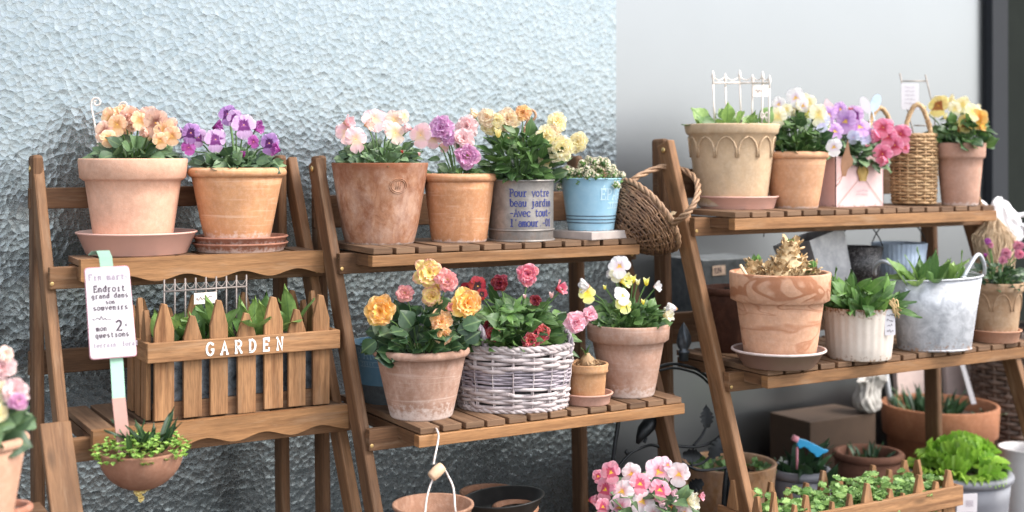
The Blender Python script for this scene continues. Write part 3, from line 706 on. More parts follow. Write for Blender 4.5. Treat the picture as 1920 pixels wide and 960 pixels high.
# ------------------------------------------------------------------ lettering (stroke alphabet with slab serifs)
def arc(cx, cy, rx, ry, a0, a1, n=9):
    return [(cx + rx * math.cos(D2R(a0 + (a1 - a0) * i / n)), cy + ry * math.sin(D2R(a0 + (a1 - a0) * i / n))) for i in range(n + 1)]
S = lambda x, y, w_=.13: [(x - w_, y), (x + w_, y)]
GL = {
 'G': [arc(.36, .5, .33, .5, 50, 330, 14), [(.65, .27), (.65, .44)], S(.58, .44, .16), [(.60, .98), (.60, .78)]],
 'A': [[(.08, 0), (.36, 1), (.64, 0)], [(.18, .34), (.54, .34)], S(.08, 0), S(.64, 0)],
 'R': [[(.12, 0), (.12, 1), (.36, 1)] + arc(.36, .75, .24, .25, 90, -90) + [(.12, .5)], [(.36, .5), (.62, 0)], S(.12, 0), S(.08, 1, .09), S(.64, 0, .09)],
 'D': [[(.12, 0), (.12, 1), (.28, 1)] + arc(.28, .5, .36, .5, 90, -90, 12) + [(.02, 0)], S(.07, 1, .09)],
 'E': [[(.60, .74), (.60, 1), (.02, 1)], [(.13, 1), (.13, 0)], [(.13, .52), (.44, .52)], [(.44, .62), (.44, .42)], [(.02, 0), (.62, 0), (.62, .28)]],
 'N': [[(.12, 0), (.12, 1), (.58, 0), (.58, 1)], S(.12, 0, .12), S(.06, 1, .1), S(.58, 1, .12)],
 'P': [[(.12, 0), (.12, 1), (.36, 1)] + arc(.36, .74, .25, .26, 90, -90) + [(.12, .48)], S(.14, 0, .15), S(.06, 1, .1)],
 'O': [arc(.35, .5, .31, .5, 0, 360, 18)], 'U': [[(.12, 1), (.12, .3)] + arc(.35, .3, .23, .3, 180, 360) + [(.58, 1)], S(.12, 1, .1), S(.58, 1, .1)],
 'I': [[(.35, 0), (.35, 1)], S(.35, 0, .16), S(.35, 1, .16)], 'T': [[(.05, .78), (.05, 1), (.65, 1), (.65, .78)], [(.35, 1), (.35, 0)], S(.35, 0)],
 'F': [[(.60, .74), (.60, 1), (.02, 1)], [(.13, 1), (.13, 0)], [(.13, .52), (.44, .52)], S(.13, 0)],
 'o': [arc(.35, .34, .28, .34, 0, 360, 16)], 'u': [[(.03, .66), (.14, .66), (.14, .22)] + arc(.32, .22, .18, .22, 180, 290) + [(.52, .16)], [(.44, .66), (.54, .66), (.54, 0), (.64, 0)]],
 'r': [[(.08, .66), (.24, .66), (.24, 0)], S(.26, 0, .2), [(.24, .42), (.36, .62), (.50, .67), (.60, .58)]],
 'v': [[(.10, .66), (.35, 0), (.60, .66)], S(.10, .66, .1), S(.60, .66, .1)], 't': [[(.30, .95), (.30, .2)] + arc(.44, .2, .14, .2, 180, 330, 6), [(.10, .66), (.56, .66)]],
 'e': [[(.08, .36), (.62, .36)] + arc(.35, .34, .27, .34, 5, 310, 14)], 'b': [[(.03, 1), (.14, 1), (.14, 0)], arc(.37, .34, .24, .34, 180, -180, 14)],
 'a': [[(.14, .56)] + arc(.34, .48, .2, .19, 150, 0, 6) + [(.54, .06), (.64, 0)], arc(.32, .2, .22, .2, 60, 330, 10)], 'j': [[(.22, .66), (.42, .66), (.42, -.1)] + arc(.26, -.1, .16, .18, 0, -140, 6), S(.40, .9, .05)],
 'd': [[(.44, 1), (.56, 1), (.56, 0), (.66, 0)], arc(.33, .34, .24, .34, 0, 360, 14)], 'i': [[(.18, .66), (.36, .66), (.36, 0)], S(.36, 0, .22), S(.34, .9, .05)],
 'n': [[(.02, .66), (.14, .66), (.14, 0)], [(.14, .46)] + arc(.35, .44, .2, .22, 160, 0, 7) + [(.55, 0)], S(.14, 0, .1), S(.55, 0, .1)],
 'm': [[(.0, .66), (.10, .66), (.10, 0)], [(.10, .5)] + arc(.23, .5, .12, .16, 160, 0, 5) + [(.35, 0)], [(.35, .5)] + arc(.48, .5, .12, .16, 160, 0, 5) + [(.60, 0)], S(.10, 0, .08), S(.35, 0, .08), S(.62, 0, .08)],
 'c': [arc(.36, .34, .27, .34, 50, 320, 12), [(.54, .66), (.54, .5)]], 'l': [[(.18, 1), (.36, 1), (.36, 0)], S(.36, 0, .22)],
 's': [arc(.34, .5, .2, .17, 30, 260, 8) + arc(.34, .17, .22, .17, 80, -150, 8)], 'g': [arc(.32, .36, .22, .3, 0, 360, 12), [(.54, .66), (.54, -.1)] + arc(.34, -.1, .2, .18, 0, -150, 7)],
 'q': [arc(.32, .34, .22, .34, 0, 360, 12), [(.54, .66), (.54, -.28)], S(.54, -.28)], 'k': [[(.04, 1), (.14, 1), (.14, 0)], [(.54, .66), (.16, .28), (.60, 0)], S(.14, 0, .1)],
 '-': [[(.10, .42), (.60, .42)]], "'": [[(.36, 1), (.34, .76)]], '.': [[(.31, .05), (.41, .05)]], '1': [[(.16, .82), (.36, 1), (.36, 0)], S(.36, 0, .2)],
 '0': [arc(.35, .5, .24, .5, 0, 360, 16)], '2': [arc(.34, .72, .25, .28, 165, -40, 9) + [(.10, .03), (.62, .03), (.62, .14)]], '3': [arc(.32, .75, .22, .25, 150, -80, 8) + arc(.32, .25, .25, .26, 80, -150, 9)],
 '9': [arc(.35, .68, .24, .32, 0, 360, 12), [(.59, .68)] + arc(.30, .42, .29, .42, 20, -70, 8)], '\u00e9': [], '\u00c9': [], '4': [[(.48, 0), (.48, 1), (.06, .3), (.64, .3)]], 
}
GL['\u00c9'] = GL['E'] + [[(.30, 1.14), (.46, 1.34)]]
def ribbon(mb, pts, wd, mp, off):
    n = len(pts)
    if n < 2: return
    L = []; Rr = []
    for i in range(n):
        a = pts[max(i - 1, 0)]; c = pts[min(i + 1, n - 1)]; t = (c[0] - a[0], c[1] - a[1]); l = math.hypot(*t) or 1
        if 0 < i < n - 1:
            t1 = (pts[i][0] - a[0], pts[i][1] - a[1]); l1 = math.hypot(*t1) or 1; cs = max(.55, abs((t1[0] * t[0] + t1[1] * t[1]) / (l * l1)))
        else: cs = 1
        nx, ny = -t[1] / l / cs, t[0] / l / cs
        L.append((pts[i][0] + nx * wd / 2, pts[i][1] + ny * wd / 2)); Rr.append((pts[i][0] - nx * wd / 2, pts[i][1] - ny * wd / 2))
    mb.grid([[mp(x, y, off) for x, y in L], [mp(x, y, off) for x, y in Rr]], smooth=False)
def lettering(mb, text, x, y, hgt, adv, wd, mp, off=.0006):
    k = 0
    for ch in text:
        for st in GL.get(ch, []):
            k += 1
            ribbon(mb, [(x + px_ * hgt * .88, y + py_ * hgt) for px_, py_ in st], wd, mp, off + (k % 7) * .00004)
        x += adv
    return x
def cone_map(p, r_at, face_dir, phi0=0.0):
    base = math.atan2(face_dir.y, face_dir.x)
    def mp(x, y, off):
        r = r_at(y) + off; a = base + phi0 + x / r_at(y)
        return Vector((p.x + r * math.cos(a), p.y + r * math.sin(a), p.z + y))
    return mp
def plane_map(o_, ux, uy, nn):
    return lambda x, y, off: o_ + ux * x + uy * y + nn * off
def scribble(mb, x0, y, wd_, hgt, mp, lw, seed, off=.0006):
    rg = random.Random(seed); x = x0; pts = []
    while x < x0 + wd_:
        pts.append((x, y + rg.uniform(-.1, .9) * hgt * (1 if rg.random() < .8 else 1.4))); x += hgt * rg.uniform(.25, .5)
    sm = []
    for i in range(len(pts) - 1):
        for t in (0, .33, .66): 
            s_ = t * t * (3 - 2 * t); sm.append((pts[i][0] + (pts[i + 1][0] - pts[i][0]) * t, pts[i][1] + (pts[i + 1][1] - pts[i][1]) * s_))
    ribbon(mb, sm, lw, mp, off)
def sub(parent, name, mb, mat, **k): return mesh_obj(name, mb, mat, parent, **k)
def camdir(p): d = Vector((C0.x - p.x, C0.y - p.y, 0)); return d.normalized()

# ------------------------------------------------------------------ wicker
def woven(c, rf, z0, z1, rows, stakes, th, rng, ry=1.0, rot=0.0, seg=None, amp=.6, M=None, th_st=None, jit=.15):
    mb = MB(); seg = seg or stakes * 4
    def at(a, z, off):
        r = rf(z) + off; x, y = r * math.cos(a), (rf(z) * ry + off) * math.sin(a)
        q = Vector((x * math.cos(rot) - y * math.sin(rot), x * math.sin(rot) + y * math.cos(rot), z))
        return (M @ q) if M is not None else c + q
    for k in range(rows):
        z = z0 + (z1 - z0) * (k + .5) / rows
        dz = [rng.uniform(-jit, jit) * th for _ in range(9)]
        pts = []
        for i in range(seg):
            a = 2 * math.pi * i / seg
            zz = z + dz[int(a / 6.2832 * 8)] * (.5 + .5 * math.sin(a * 3 + k))
            pts.append(at(a, zz, amp * th * math.sin(stakes / 2 * a + (k % 2) * math.pi)))
        nb = 3; cuts = sorted([rng.randrange(seg) for _ in range(nb)])
        for j in range(nb):
            i0, i1 = cuts[j], cuts[(j + 1) % nb] + (seg if j == nb - 1 else 0)
            sg = [pts[i % seg] for i in range(i0, i1 + 2)]
            if len(sg) > 2: mb.tube(sg, th * rng.uniform(.82, 1.12), 6)
    for s_ in range(stakes):
        a = 2 * math.pi * (s_ + .5) / stakes
        mb.tube([at(a, z0 + (z1 - z0) * t / 6, 0) for t in range(7)], (th_st or th * .8), 5)
    return mb, at
def braid(pts, rad, strand, turns, n=3, sides=5, closed=False):
    mb = MB(); P_ = [Vector(p) for p in pts]; m = len(P_)
    for s_ in range(n):
        out = []
        for i, p in enumerate(P_):
            t = ((P_[(i + 1) % m] - P_[i - 1]) if closed else (P_[min(i + 1, m - 1)] - P_[max(i - 1, 0)])).normalized()
            u = t.cross(Vector((.31, .2, .93))).normalized(); v = t.cross(u)
            a = 2 * math.pi * (turns * i / (m if closed else m - 1) + s_ / n)
            out.append(p + u * math.cos(a) * rad + v * math.sin(a) * rad)
        mb.tube(out, strand, sides, closed=closed)
    return mb
def arc3(a, b, top, n=24):
    """arch from a to b reaching height vector top"""
    return [a * (1 - t) + b * t + top * math.sin(math.pi * t) ** .75 for t in [i / n for i in range(n + 1)]]
# ------------------------------------------------------------------ left stand
DU, DL = .167 - .001, .4225
TC = lambda n, *a, **k: terracotta(n, *a, **k)
m = TC('salmon_terracotta', (.68, .39, .27), (.50, .25, .15), (.76, .52, .40), .18, .006)
SAUCER_PINK = plain('pink_clay_plastic', (.64, .38, .31), .5, .04, 0, 30, 0)
so, sp, sd_, sh = saucer('saucer', 'smooth pink clay saucer under the salmon pot on the scalloped stand', 257, 436, 482, 221, 184, DU, SAUCER_PINK)
T, I = make_pot('potted_pansy', 'salmon banded terracotta pot of peach pansies on the left of the scalloped stand', 'potted pansies', 250, 297, 447, 200, 137, DU, 'collar', m, 40, 11, d=sd_, zb=sp.z + .006)
mb = MB(); st = MB(); foliage(mb, st, I['c'], I['ri'] * .80, .045, 130, .030, .017, I['rng']); sub(T, 'foliage', mb, LEAF_G); sub(T, 'petioles', st, STEM)
add_flowers(T, I, [(246, 221, 46, 'r', 'peachpink'), (208, 224, 40, 'v', 'peach'), (196, 246, 38, 'v', 'peachpink'), (203, 260, 32, 'v', 'peach'), (292, 231, 50, 'v', 'peachpink'), (308, 246, 40, 'v', 'peach'), (323, 256, 34, 'v', 'peach'), (281, 220, 38, 'v', 'peachpink'), (276, 250, 28, 'n', 'peachpink'), (220, 234, 36, 'v', 'peach'), (232, 213, 34, 'r', 'peach'), (318, 238, 32, 'v', 'peachpink'), (262, 226, 34, 'v', 'peach'), (300, 264, 28, 'v', 'peach')], I['rng'])
def spiral(c, u, v, r0, r1, a0, a1, n=26): return [c + (u * math.cos(a) + v * math.sin(a)) * (r0 + (r1 - r0) * i / n) for i in range(n + 1) for a in [a0 + (a1 - a0) * i / n]]
dS = I['d'] + .035
def px_path(pts, d): return [PD(x, y, d) for x, y in pts]
mb = MB(); k = dS / F
mb.tube(px_path([(186, 300), (182, 262), (176, 225), (171, 200)], dS) + spiral(PD(181, 192, dS), RT, UP, 10 * k, 3 * k, 3.4, -4.5), .0017, 6)
mb.tube(px_path([(178, 215), (200, 205), (222, 202)], dS) + spiral(PD(232, 199, dS), RT, UP, 9 * k, 3 * k, 3.1, -3.5), .0014, 6)
o = mesh_obj('scroll_stake', mb, WHITE_WIRE, None, PD(186, 300, dS)); o['label'] = 'cream wire scroll stake stuck behind the peach pansies'; o['category'] = 'plant stake'

m2 = TC('orange_terracotta', (.62, .315, .155), (.42, .17, .07), (.76, .50, .35), .2, .018, .8, sc=.9)
m3 = TC('old_saucer_clay', (.42, .19, .125), (.24, .09, .05), (.60, .42, .36), .5, .01)
s1, p1, d1, h1 = saucer('saucer', 'reddish clay saucer, the lower of two stacked under the purple pansies', 451, 457, 476, 176, 160, DU, m3)
s2, p2, d2, h2 = saucer('saucer', 'worn reddish clay saucer stacked directly beneath the purple pansy pot', 449, 444, 464, 176, 158, DU, m3, at=p1 + Vector((0, 0, h1 * .62)))
T, I = make_pot('potted_pansy', 'orange terracotta pot with rolled rim and purple pansies beside the salmon pot', 'potted pansies', 445, 314, 457, 184, 120, DU, 'roll', m2, 9, 12, d=d1, zb=p2.z + .007)
mb = MB(); st = MB(); foliage(mb, st, I['c'], I['ri'] * .9, .040, 150, .030, .020, I['rng']); sub(T, 'foliage', mb, LEAF_G); sub(T, 'petioles', st, STEM)
add_flowers(T, I, [(358, 250, 34, 'v', 'purple'), (354, 278, 28, 'v', 'magenta'), (427, 215, 36, 'v', 'purple'), (457, 236, 46, 'v', 'violet'), (404, 263, 42, 'v', 'violet'), (481, 239, 28, 'n', 'magenta'), (406, 239, 26, 'n', 'magenta'), (505, 269, 36, 'v', 'purple'), (519, 281, 24, 'n', 'magenta'), (475, 266, 22, 'v', 'magenta'), (372, 258, 30, 'v', 'violet'), (440, 222, 30, 'v', 'violet'), (456, 288, 14, 'b', 'magenta')], I['rng'])

# picket planter with lettering
def picket_planter(label, front, zb, px_pickets, side_w, back_tips, band, lettered, dep, wp, seed, soil_z, right_end):
    rng = random.Random(seed); Yf = front
    x0 = XY(px_pickets[0][0], Yf) - .004; x1 = right_end
    T = thing('picket_planter', label, 'planter', (x0, Yf, zb))
    def picket(xc, wdt, ztip, y, horiz=True, z0=None):
        hb = max(.02, (ztip - zb) * .22); n = wdt * .5
        z0 = zb + rng.uniform(.0, .003) if z0 is None else z0
        q = [(-n, z0), (n, z0), (n, ztip - hb), (n * .28, ztip - .002), (-n * .28, ztip), (-n, ztip - hb)]
        mb = MB(); jy = rng.uniform(-.001, .001)
        if horiz: mb.prism([(xc + a, y + jy, b_) for a, b_ in q], (0, .008, 0), uvdir=(0, 0, 1))
        else: mb.prism([(xc + jy, y + a, b_) for a, b_ in q], (.008, 0, 0), uvdir=(0, 0, 1))
        mesh_obj('picket', mb, wp, T, bevel=.001)
    for (pa, pb, ty) in px_pickets:
        xa, xb = XY(pa, Yf), XY(pb, Yf); zt = P((pa + pb) / 2, ty, Yf).z
        picket((xa + xb) / 2, xb - xa, zt, Yf)
    hs_ = [P(.5 * (a_ + b_), t_, Yf).z for a_, b_, t_ in px_pickets]
    nside = max(2, int(dep / .045))
    for k in range(nside):
        yy = Yf + .030 + (dep - .05) * k / max(1, nside - 1)
        picket(x0 - .006, .030, hs_[0] - (.012 if k % 2 == 0 else -.004), yy, False); picket(x1 - .012, .030, hs_[-1] - (.02 if k % 2 == 0 else .0), yy, False)
    nb_ = len(px_pickets)
    for k in range(nb_):
        xc = x0 + .02 + (x1 - x0 - .04) * k / (nb_ - 1); picket(xc, .030, hs_[k] - (0.0 if k % 2 else .004), Yf + dep)
    (l0, l1), (r0, r1) = band
    zt = (P(l0, l1[0], Yf).z + P(r0, r1[0], Yf).z) / 2; zl = (P(l0, l1[1], Yf).z + P(r0, r1[1], Yf).z) / 2
    xa, xb = XY(l0, Yf - .009), XY(r0, Yf - .009); bh = zt - zl; zc = (zt + zl) / 2
    mb = MB(); mb.beam((xa, Yf - .0052, zc), (xb, Yf - .0052, zc), .009, bh, (0, 1, 0)); fb = mesh_obj('band', mb, wp, T, bevel=.0015)
    for xx in (xa + .004, xb - .004):
        mb = MB(); mb.beam((xx, Yf + .0003, zc), (xx, Yf + dep + .015, zc), .008, bh * .98, (1, 0, 0)); mesh_obj('band', mb, wp, T, bevel=.001)
    mb = MB(); mb.beam((x0 + .004, Yf + .0135, zb + .014), (x1 - .012, Yf + .0135, zb + .014), .007, .028, (0, 1, 0)); mesh_obj('inner_board', mb, WOOD_D, T)
    mb = MB(); mb.beam((x0 + .004, Yf + dep * .5, zb + .006), (x1 - .012, Yf + dep * .5, zb + .006), dep - .03, .008, (0, 1, 0)); mesh_obj('floor_board', mb, WOOD_D, T)
    mb = MB(); mb.prism([(x0 + .012, Yf + .022, zb + .011), (x1 - .022, Yf + .022, zb + .011), (x1 - .022, Yf + .022, soil_z), (x0 + .012, Yf + .022, soil_z)], (0, dep - .034, 0)); tin = mesh_obj('tin_liner', mb, metal('rusty_zinc', (.30, .33, .36), (.05, .055, .06), .4, .7, .9, .03), T)
    mb = MB(); mb.grid([[(x0 + .013 + (x1 - x0 - .036) * i / 12, Yf + .023 + (dep - .036) * j / 5, soil_z + .002 + rng.uniform(0, .005)) for i in range(13)] for j in range(6)]); mesh_obj('soil', mb, SOIL, T)
    if lettered:
        ob = Vector((XY(387, Yf - .01), Yf - .0099, zl + bh * .20)); wtot = XY(541, Yf - .01) - XY(387, Yf - .01)
        mb = MB(); hgt = bh * .62; lettering(mb, lettered, 0, 0, hgt, wtot / 5.9, hgt * .17, plane_map(ob, Vector((1, 0, 0)), Vector((0, 0, 1)), Vector((0, -1, 0))))
        mesh_obj('lettering', mb, plain('white_paint', (.88, .83, .78), .6, .04), fb)
    return T, x0, x1, rng
zP = H - DL + .001
T, x0, x1, rng = picket_planter('brown picket fence planter of tulip shoots with white painted lettering GARDEN', 2.036, zP,
    [(290, 327, 569), (345, 379, 591), (395, 428, 562), (446, 480, 586), (496, 531, 556), (541, 573, 579), (587, 618, 552)], .03, None,
    ((276, (643, 680)), (638, (617, 652))), 'GARDEN', .135, WOOD_P, 5, zP + .115, XY(624, 2.036))
mb = MB()
for k in range(15):
    cx = x0 + .03 + (x1 - x0 - .07) * (k + .5) / 15
    blades(mb, Vector((cx, 2.036 + .035 + .065 * rng.random(), zP + .112)), .006, rng.choice([3, 3, 4]), .090, .034, rng, .6, blade_shape, None, (.2, .9), .35)
sub(T, 'tulip_shoots', mb, TULIP)
# mini fence marker in it
mb = MB(); YF = 2.10
zr = [P(308, 548, YF), P(462, 538, YF)]
Aw, Bw = P(307, 547, YF), P(463, 537, YF)
mb.tube([Aw, Bw], .0018, 6)
for k in range(9):
    t = (k + .04) / 8.1; q = Aw.lerp(Bw, t); mb.tube([q + Vector((0, 0, -.085 if k not in (3, 4) else -.02)), q + Vector((0, 0, .020))], .0015, 5)
    if k < 8:
        q2 = Aw.lerp(Bw, (k + 1.04) / 8.1); mb.tube([q.lerp(q2, u) + Vector((0, 0, .014 - .011 * math.sin(math.pi * u))) for u in [i / 8 for i in range(9)]], .0009, 4)
T = thing('wire_fence_marker', 'little grey wire fence marker with a white name plate among the tulip shoots', 'plant marker', tuple((Aw + Bw) / 2))
sub(T, 'wire_fence', mb, plain('aged_wire', (.24, .20, .18), .5, .2, .3))
mb = MB(); a_, b_ = P(364, 550, YF - .004), P(406, 547, YF - .004); dz = Vector((0, 0, -.0185)); mb.prism([a_ + dz, b_ + dz, b_, a_], (0, .0015, 0)); pl = sub(T, 'name_plate', mb, WHITE_WIRE)
mb = MB(); ux = (b_ - a_).normalized(); scribble(mb, .003, -.0115, .030, .006, plane_map(a_, ux, UP, Vector((0, -1, 0))), .0009, 3); sub(pl, 'lettering', mb, INK)

# hanging bowl and price sign
YB = 1.925; pB = P(265, 846, YB); dB = dY(265, YB); rB = 155 * .5 * dB / F
T = thing('hanging_bowl_planter', 'brown half round clay bowl of succulents hanging below the tall price sign', 'hanging planter', tuple(pB - Vector((0, 0, rB * .92))))
mb = MB(); mb.lathe([(.001, -rB * .93)] + [(rB * math.sin(a), -rB * .93 * math.cos(a)) for a in [1.5708 * i / 12 for i in range(1, 13)]] + [(rB * 1.01, .002), (rB * .96, .003), (rB * .93, -.008), (rB * .6, -.012), (.001, -.012)], 48, pB, 0, wobble(R, .004))
mB = TC('brown_bowl_clay', (.33, .165, .105), (.22, .09, .05), (.44, .26, .18), .3, 0)
sub(T, 'bowl', mb, mB)
rng = random.Random(31); mb = MB()
for k in range(330):
    a = rng.uniform(0, 6.28); q = rng.random() ** .5; p = pB + Vector((math.cos(a) * q * rB * 1.15, math.sin(a) * q * rB * 1.12, rng.uniform(-.004, .012) + (.008 if q < .8 else -.004)))
    for j in range(3):
        aa = rng.uniform(0, 6.28); mb.patch(p, (math.cos(aa), math.sin(aa), .9), (-math.cos(aa), -math.sin(aa), .6), .008, .006, leaf_shape, .2, .3, 0, 2, 0, 2, 3)
sub(T, 'sedum', mb, SEDUM)
mb = MB(); blades(mb, pB + Vector((-.012, 0, 0)), .012, 13, .056, .012, rng, 1.1, blade_shape, None, (.2, .7), .3); blades(mb, pB + Vector((.018, 0, 0)), .012, 14, .070, .013, rng, .8, blade_shape, None, (.1, .5), .35)
sub(T, 'spiky_rosettes', mb, LEAF_D)
mb = MB()
q = P(266, 920, YB - .01)
for k in range(7): 
    qq = q + Vector((rng.uniform(-.010, .010), rng.uniform(-.006, .006), rng.uniform(-.014, .006)))
    ruffle(mb, qq, Vector((rng.uniform(-.6, .6), -1, rng.uniform(-.5, .2))), .006, rng)
sub(T, 'trailing_flower', mb, PETALS['yellowblotch'])
mb = MB(); mb.tube([pB + Vector((0, rB * .98, 0)), pB + Vector((0, rB * 1.08, .012)), Vector((pB.x, 2.0, H - DL - .015)), Vector((pB.x, 2.012, H - DL - .012))], .0022, 6); sub(T, 'hanger', mb, IRON)

YS = 1.955
def quad_px(pts, Y): return [P(x, y, Y) for x, y in pts]
T = thing('price_sign', 'tall white price sign with pink edge on a green stick by the scalloped stand', 'price sign', tuple(P(232, 800, YB + .02)))
A_, B_, C_, D_ = P(169, 675, YS), P(257, 668, YS), P(242, 498, YS - .004), P(158, 503, YS - .004)
def rounded(A, B, C, D, r, n=4):
    out = []
    for (p_, pv, nx) in ((A, D, B), (B, A, C), (C, B, D), (D, C, A)):
        e1, e2 = (pv - p_).normalized() * r, (nx - p_).normalized() * r
        for i in range(n + 1):
            t = i / n; out.append(p_ + e1 * (1 - t) ** 2 + e2 * t ** 2)
    return out
rp = rounded(A_, B_, C_, D_, .006)
mb = MB(); mb.prism(rp, (0, .003, 0)); brd = sub(T, 'board', mb, [PINKED])
cen = (A_ + B_ + C_ + D_) / 4
mb = MB(); mb.prism([cen + (q - cen) * .975 + Vector((0, -.0012, 0)) for q in rp], (0, .0011, 0)); sub(brd, 'paper', mb, CARDW)
ux = (B_ - A_).normalized(); uy = (D_ - A_).normalized(); wS = (B_ - A_).length; hS = (D_ - A_).length
pm = plane_map(A_ + Vector((0, -.0012, 0)), ux, uy, Vector((0, -1, 0)))
mk = MB(); mf = MB()
def ctext(mb_, s_, yc, hh, xx=None):
    adv = hh * .74; x_ = (wS - adv * len(s_)) / 2 if xx is None else xx * wS
    lettering(mb_, s_, x_, yc * hS, hh, adv, hh * .17, pm)
ctext(mf, 'Fin mart', .865, .0090, .07); scribble(mf, wS * .72, .875 * hS, wS * .2, .006, pm, .0009, 9)
ctext(mk, 'Endroit', .735, .0092); ctext(mk, 'grand dans', .665, .0074); ctext(mk, 'son', .60, .0066); ctext(mk, 'souvenirs', .535, .0078)
scribble(mk, wS * .09, .43 * hS, wS * .42, .007, pm, .0010, 12)
ctext(mk, 'mon', .31, .0075, .16); ctext(mk, '2', .30, .0155, .58); ctext(mk, 'o', .345, .005, .78); ctext(mk, 'questions', .235, .0076)
ctext(mf, 'terrain', .13, .0066, .08); ctext(mf, 'floral', .13, .0066, .62)
for yl in (.83, .405, .19): ribbon(mf, [(.05 * wS, yl * hS), (.95 * wS, yl * hS)], .0006, pm, .0005)
sub(brd, 'lettering', mk, INK); sub(brd, 'faded_lettering', mf, INKF)
GREENP = plain('mint_stick_paint', (.30, .50, .37), .5, .05); PINKP = plain('bare_pink_stick', (.42, .23, .19), .6, .06)
stick = [P(190, 469, YS + .012), P(194, 482, YS - .004), P(199, 500, YS + .004), P(219, 678, YS + .005), P(223, 748, YS - .008)]
mb = MB()
rows = []
for q in [P(178, 478, YS + .02), P(184, 471, YS + .012), P(193, 470, YS + .004), P(198, 482, YS + .004), P(201, 505, YS + .005)] + stick[3:]:
    rows.append([q - Vector((.0095, 0, 0)), q + Vector((.0095, 0, 0)), q + Vector((.0095, .0025, 0)), q + Vector((-.0095, .0025, 0))])
mb.grid(rows, closed=True, smooth=False); stk = sub(T, 'stick', mb, GREENP)
mb = MB(); rows = []
for q in [P(222.5, 746, YS - .0085), P(234, 850, YB + .005)]: rows.append([q - Vector((.0098, .0005, 0)), q + Vector((.0098, -.0005, 0)), q + Vector((.0098, .003, 0)), q + Vector((-.0098, .003, 0))])
mb.grid(rows, closed=True, smooth=False); sub(T, 'stick_foot', mb, PINKP)

# near pot at the picture's left edge
m = TC('pale_near_clay', (.58, .33, .22), (.42, .2, .12), (.70, .46, .35), .15, 0)
zt_ = PD(0, 1012, 1.62).z
T, I = make_pot('potted_primrose', 'pale terracotta pot of pink and cream blooms at the left edge of the picture', None, -42, 818, 1005, 184, 112, 0, 'roll', m, 10, 21, d=1.62, zb=zt_)
mb = MB(); st = MB(); foliage(mb, st, I['c'], I['ri'], .05, 60, .04, .034, I['rng']); sub(T, 'foliage', mb, LEAF_G); sub(T, 'petioles', st, STEM)
add_flowers(T, I, [(5, 690, 50, 'r', 'blush'), (28, 735, 52, 'r', 'blush'), (2, 735, 44, 'r', 'cream'), (-6, 775, 40, 'r', 'yellow'), (10, 665, 34, 'r', 'creampink'), (34, 752, 34, 'r', 'orchid'), (-40, 700, 60, 'r', 'blush'), (-50, 760, 60, 'r', 'cream')], I['rng'])
mb = MB(); rg = random.Random(4)
for (x, y, s_) in [(22, 775, 46), (40, 790, 34), (10, 795, 34), (20, 760, 30)]:
    mb.patch(PD(x - s_ * .4, y + s_ * .3, 1.60), RT * .8 + UP * .5, -FW + UP * .5, s_ * 1.2 * 1.6 / F, s_ * 1.1 * 1.6 / F, leaf_shape, .1, .4, .05, 3, 0, 5, 6)
sub(T, 'large_leaves', mb, LEAF_G)
T2, I2 = make_pot('clay_pot', 'bare reddish clay pot rim low in the lower left corner', None, 14, 946, 1018, 92, 70, 0, 'roll', m3, 8, 22, d=1.72, zb=PD(0, 1012, 1.62).z, cat='pot')
T = thing('plant_bench', 'low wooden bench under the pale pot at the left edge', 'bench', (-.35, 1.35, 0))
zb_ = zt_ - .001; cxy = PD(-20, 1010, 1.66)
mb = MB(); mb.beam((cxy.x - .16, cxy.y, zb_ - .011), (cxy.x + .085, cxy.y, zb_ - .011), .24, .02, (0, 1, 0)); sub(T, 'bench_top', mb, WOOD_D, bevel=.002)
for dx in (-.14, .06):
    for dy in (-.09, .09):
        mb = MB(); mb.beam((cxy.x + dx, cxy.y + dy, 0), (cxy.x + dx, cxy.y + dy, zb_ - .021), .025, .025); sub(T, 'leg', mb, WOOD_D)

# ------------------------------------------------------------------ middle stand, upper tier
DU, DL = .155, .438
m = TC('weathered_terracotta', (.40, .20, .115), (.20, .065, .028), (.60, .42, .32), .75, .004, 0, .92, .15, moss=.5, sc=.8)
T, I = make_pot('potted_viola', 'weathered stained terracotta pot with a round stamp and pale pink violas', 'potted violas', 712, 305, 460, 182, 130, DU, 'bulge', m, 0, 13, wall=.009, amp=.012)
po = I['pot']; fd = camdir(I['p']); rat = lambda y: I['rb'] + (I['r'] - I['rb']) * (max(.01, y / I['h']) ** .85)
mp = cone_map(I['p'], rat, fd, math.asin(.40)); k = I['d'] / F
mb = MB(); yc = I['h'] - 42 * k
for rr_ in (17 * k, 13.5 * k): mb.tube([mp(rr_ * math.cos(a), yc + rr_ * .8 * math.sin(a), .0004) for a in [i * 2 * math.pi / 30 for i in range(30)]], .0009, 5, closed=True)
for dx in (-5, -1, 3): mb.tube([mp(dx * k, yc - 6 * k, .0004), mp((dx + 2) * k, yc + 7 * k, .0004)], .0007, 4)
sub(po, 'round_stamp', mb, m)
mb = MB(); st = MB(); foliage(mb, st, I['c'] + Vector((0, 0, -.002)), I['ri'] * .92, .050, 260, .021, .013, I['rng'], 0, leaf_shape, .8, .7); sub(T, 'foliage', mb, LEAF_G); sub(T, 'petioles', st, STEM)
add_flowers(T, I, [(652, 229, 28, 'n', 'palepink'), (650, 250, 42, 'v', 'palepink'), (667, 262, 42, 'v', 'palepink'), (702, 224, 46, 'v', 'palepink'), (740, 226, 36, 'v', 'creampink'), (741, 250, 40, 'v', 'creampink'), (766, 241, 22, 'n', 'blush'), (789, 254, 42, 'v', 'palepink'), (690, 234, 24, 'n', 'creampink'), (754, 284, 8, 'b', 'coral'), (786, 288, 8, 'b', 'blush'), (728, 240, 26, 'v', 'palepink')], I['rng'])

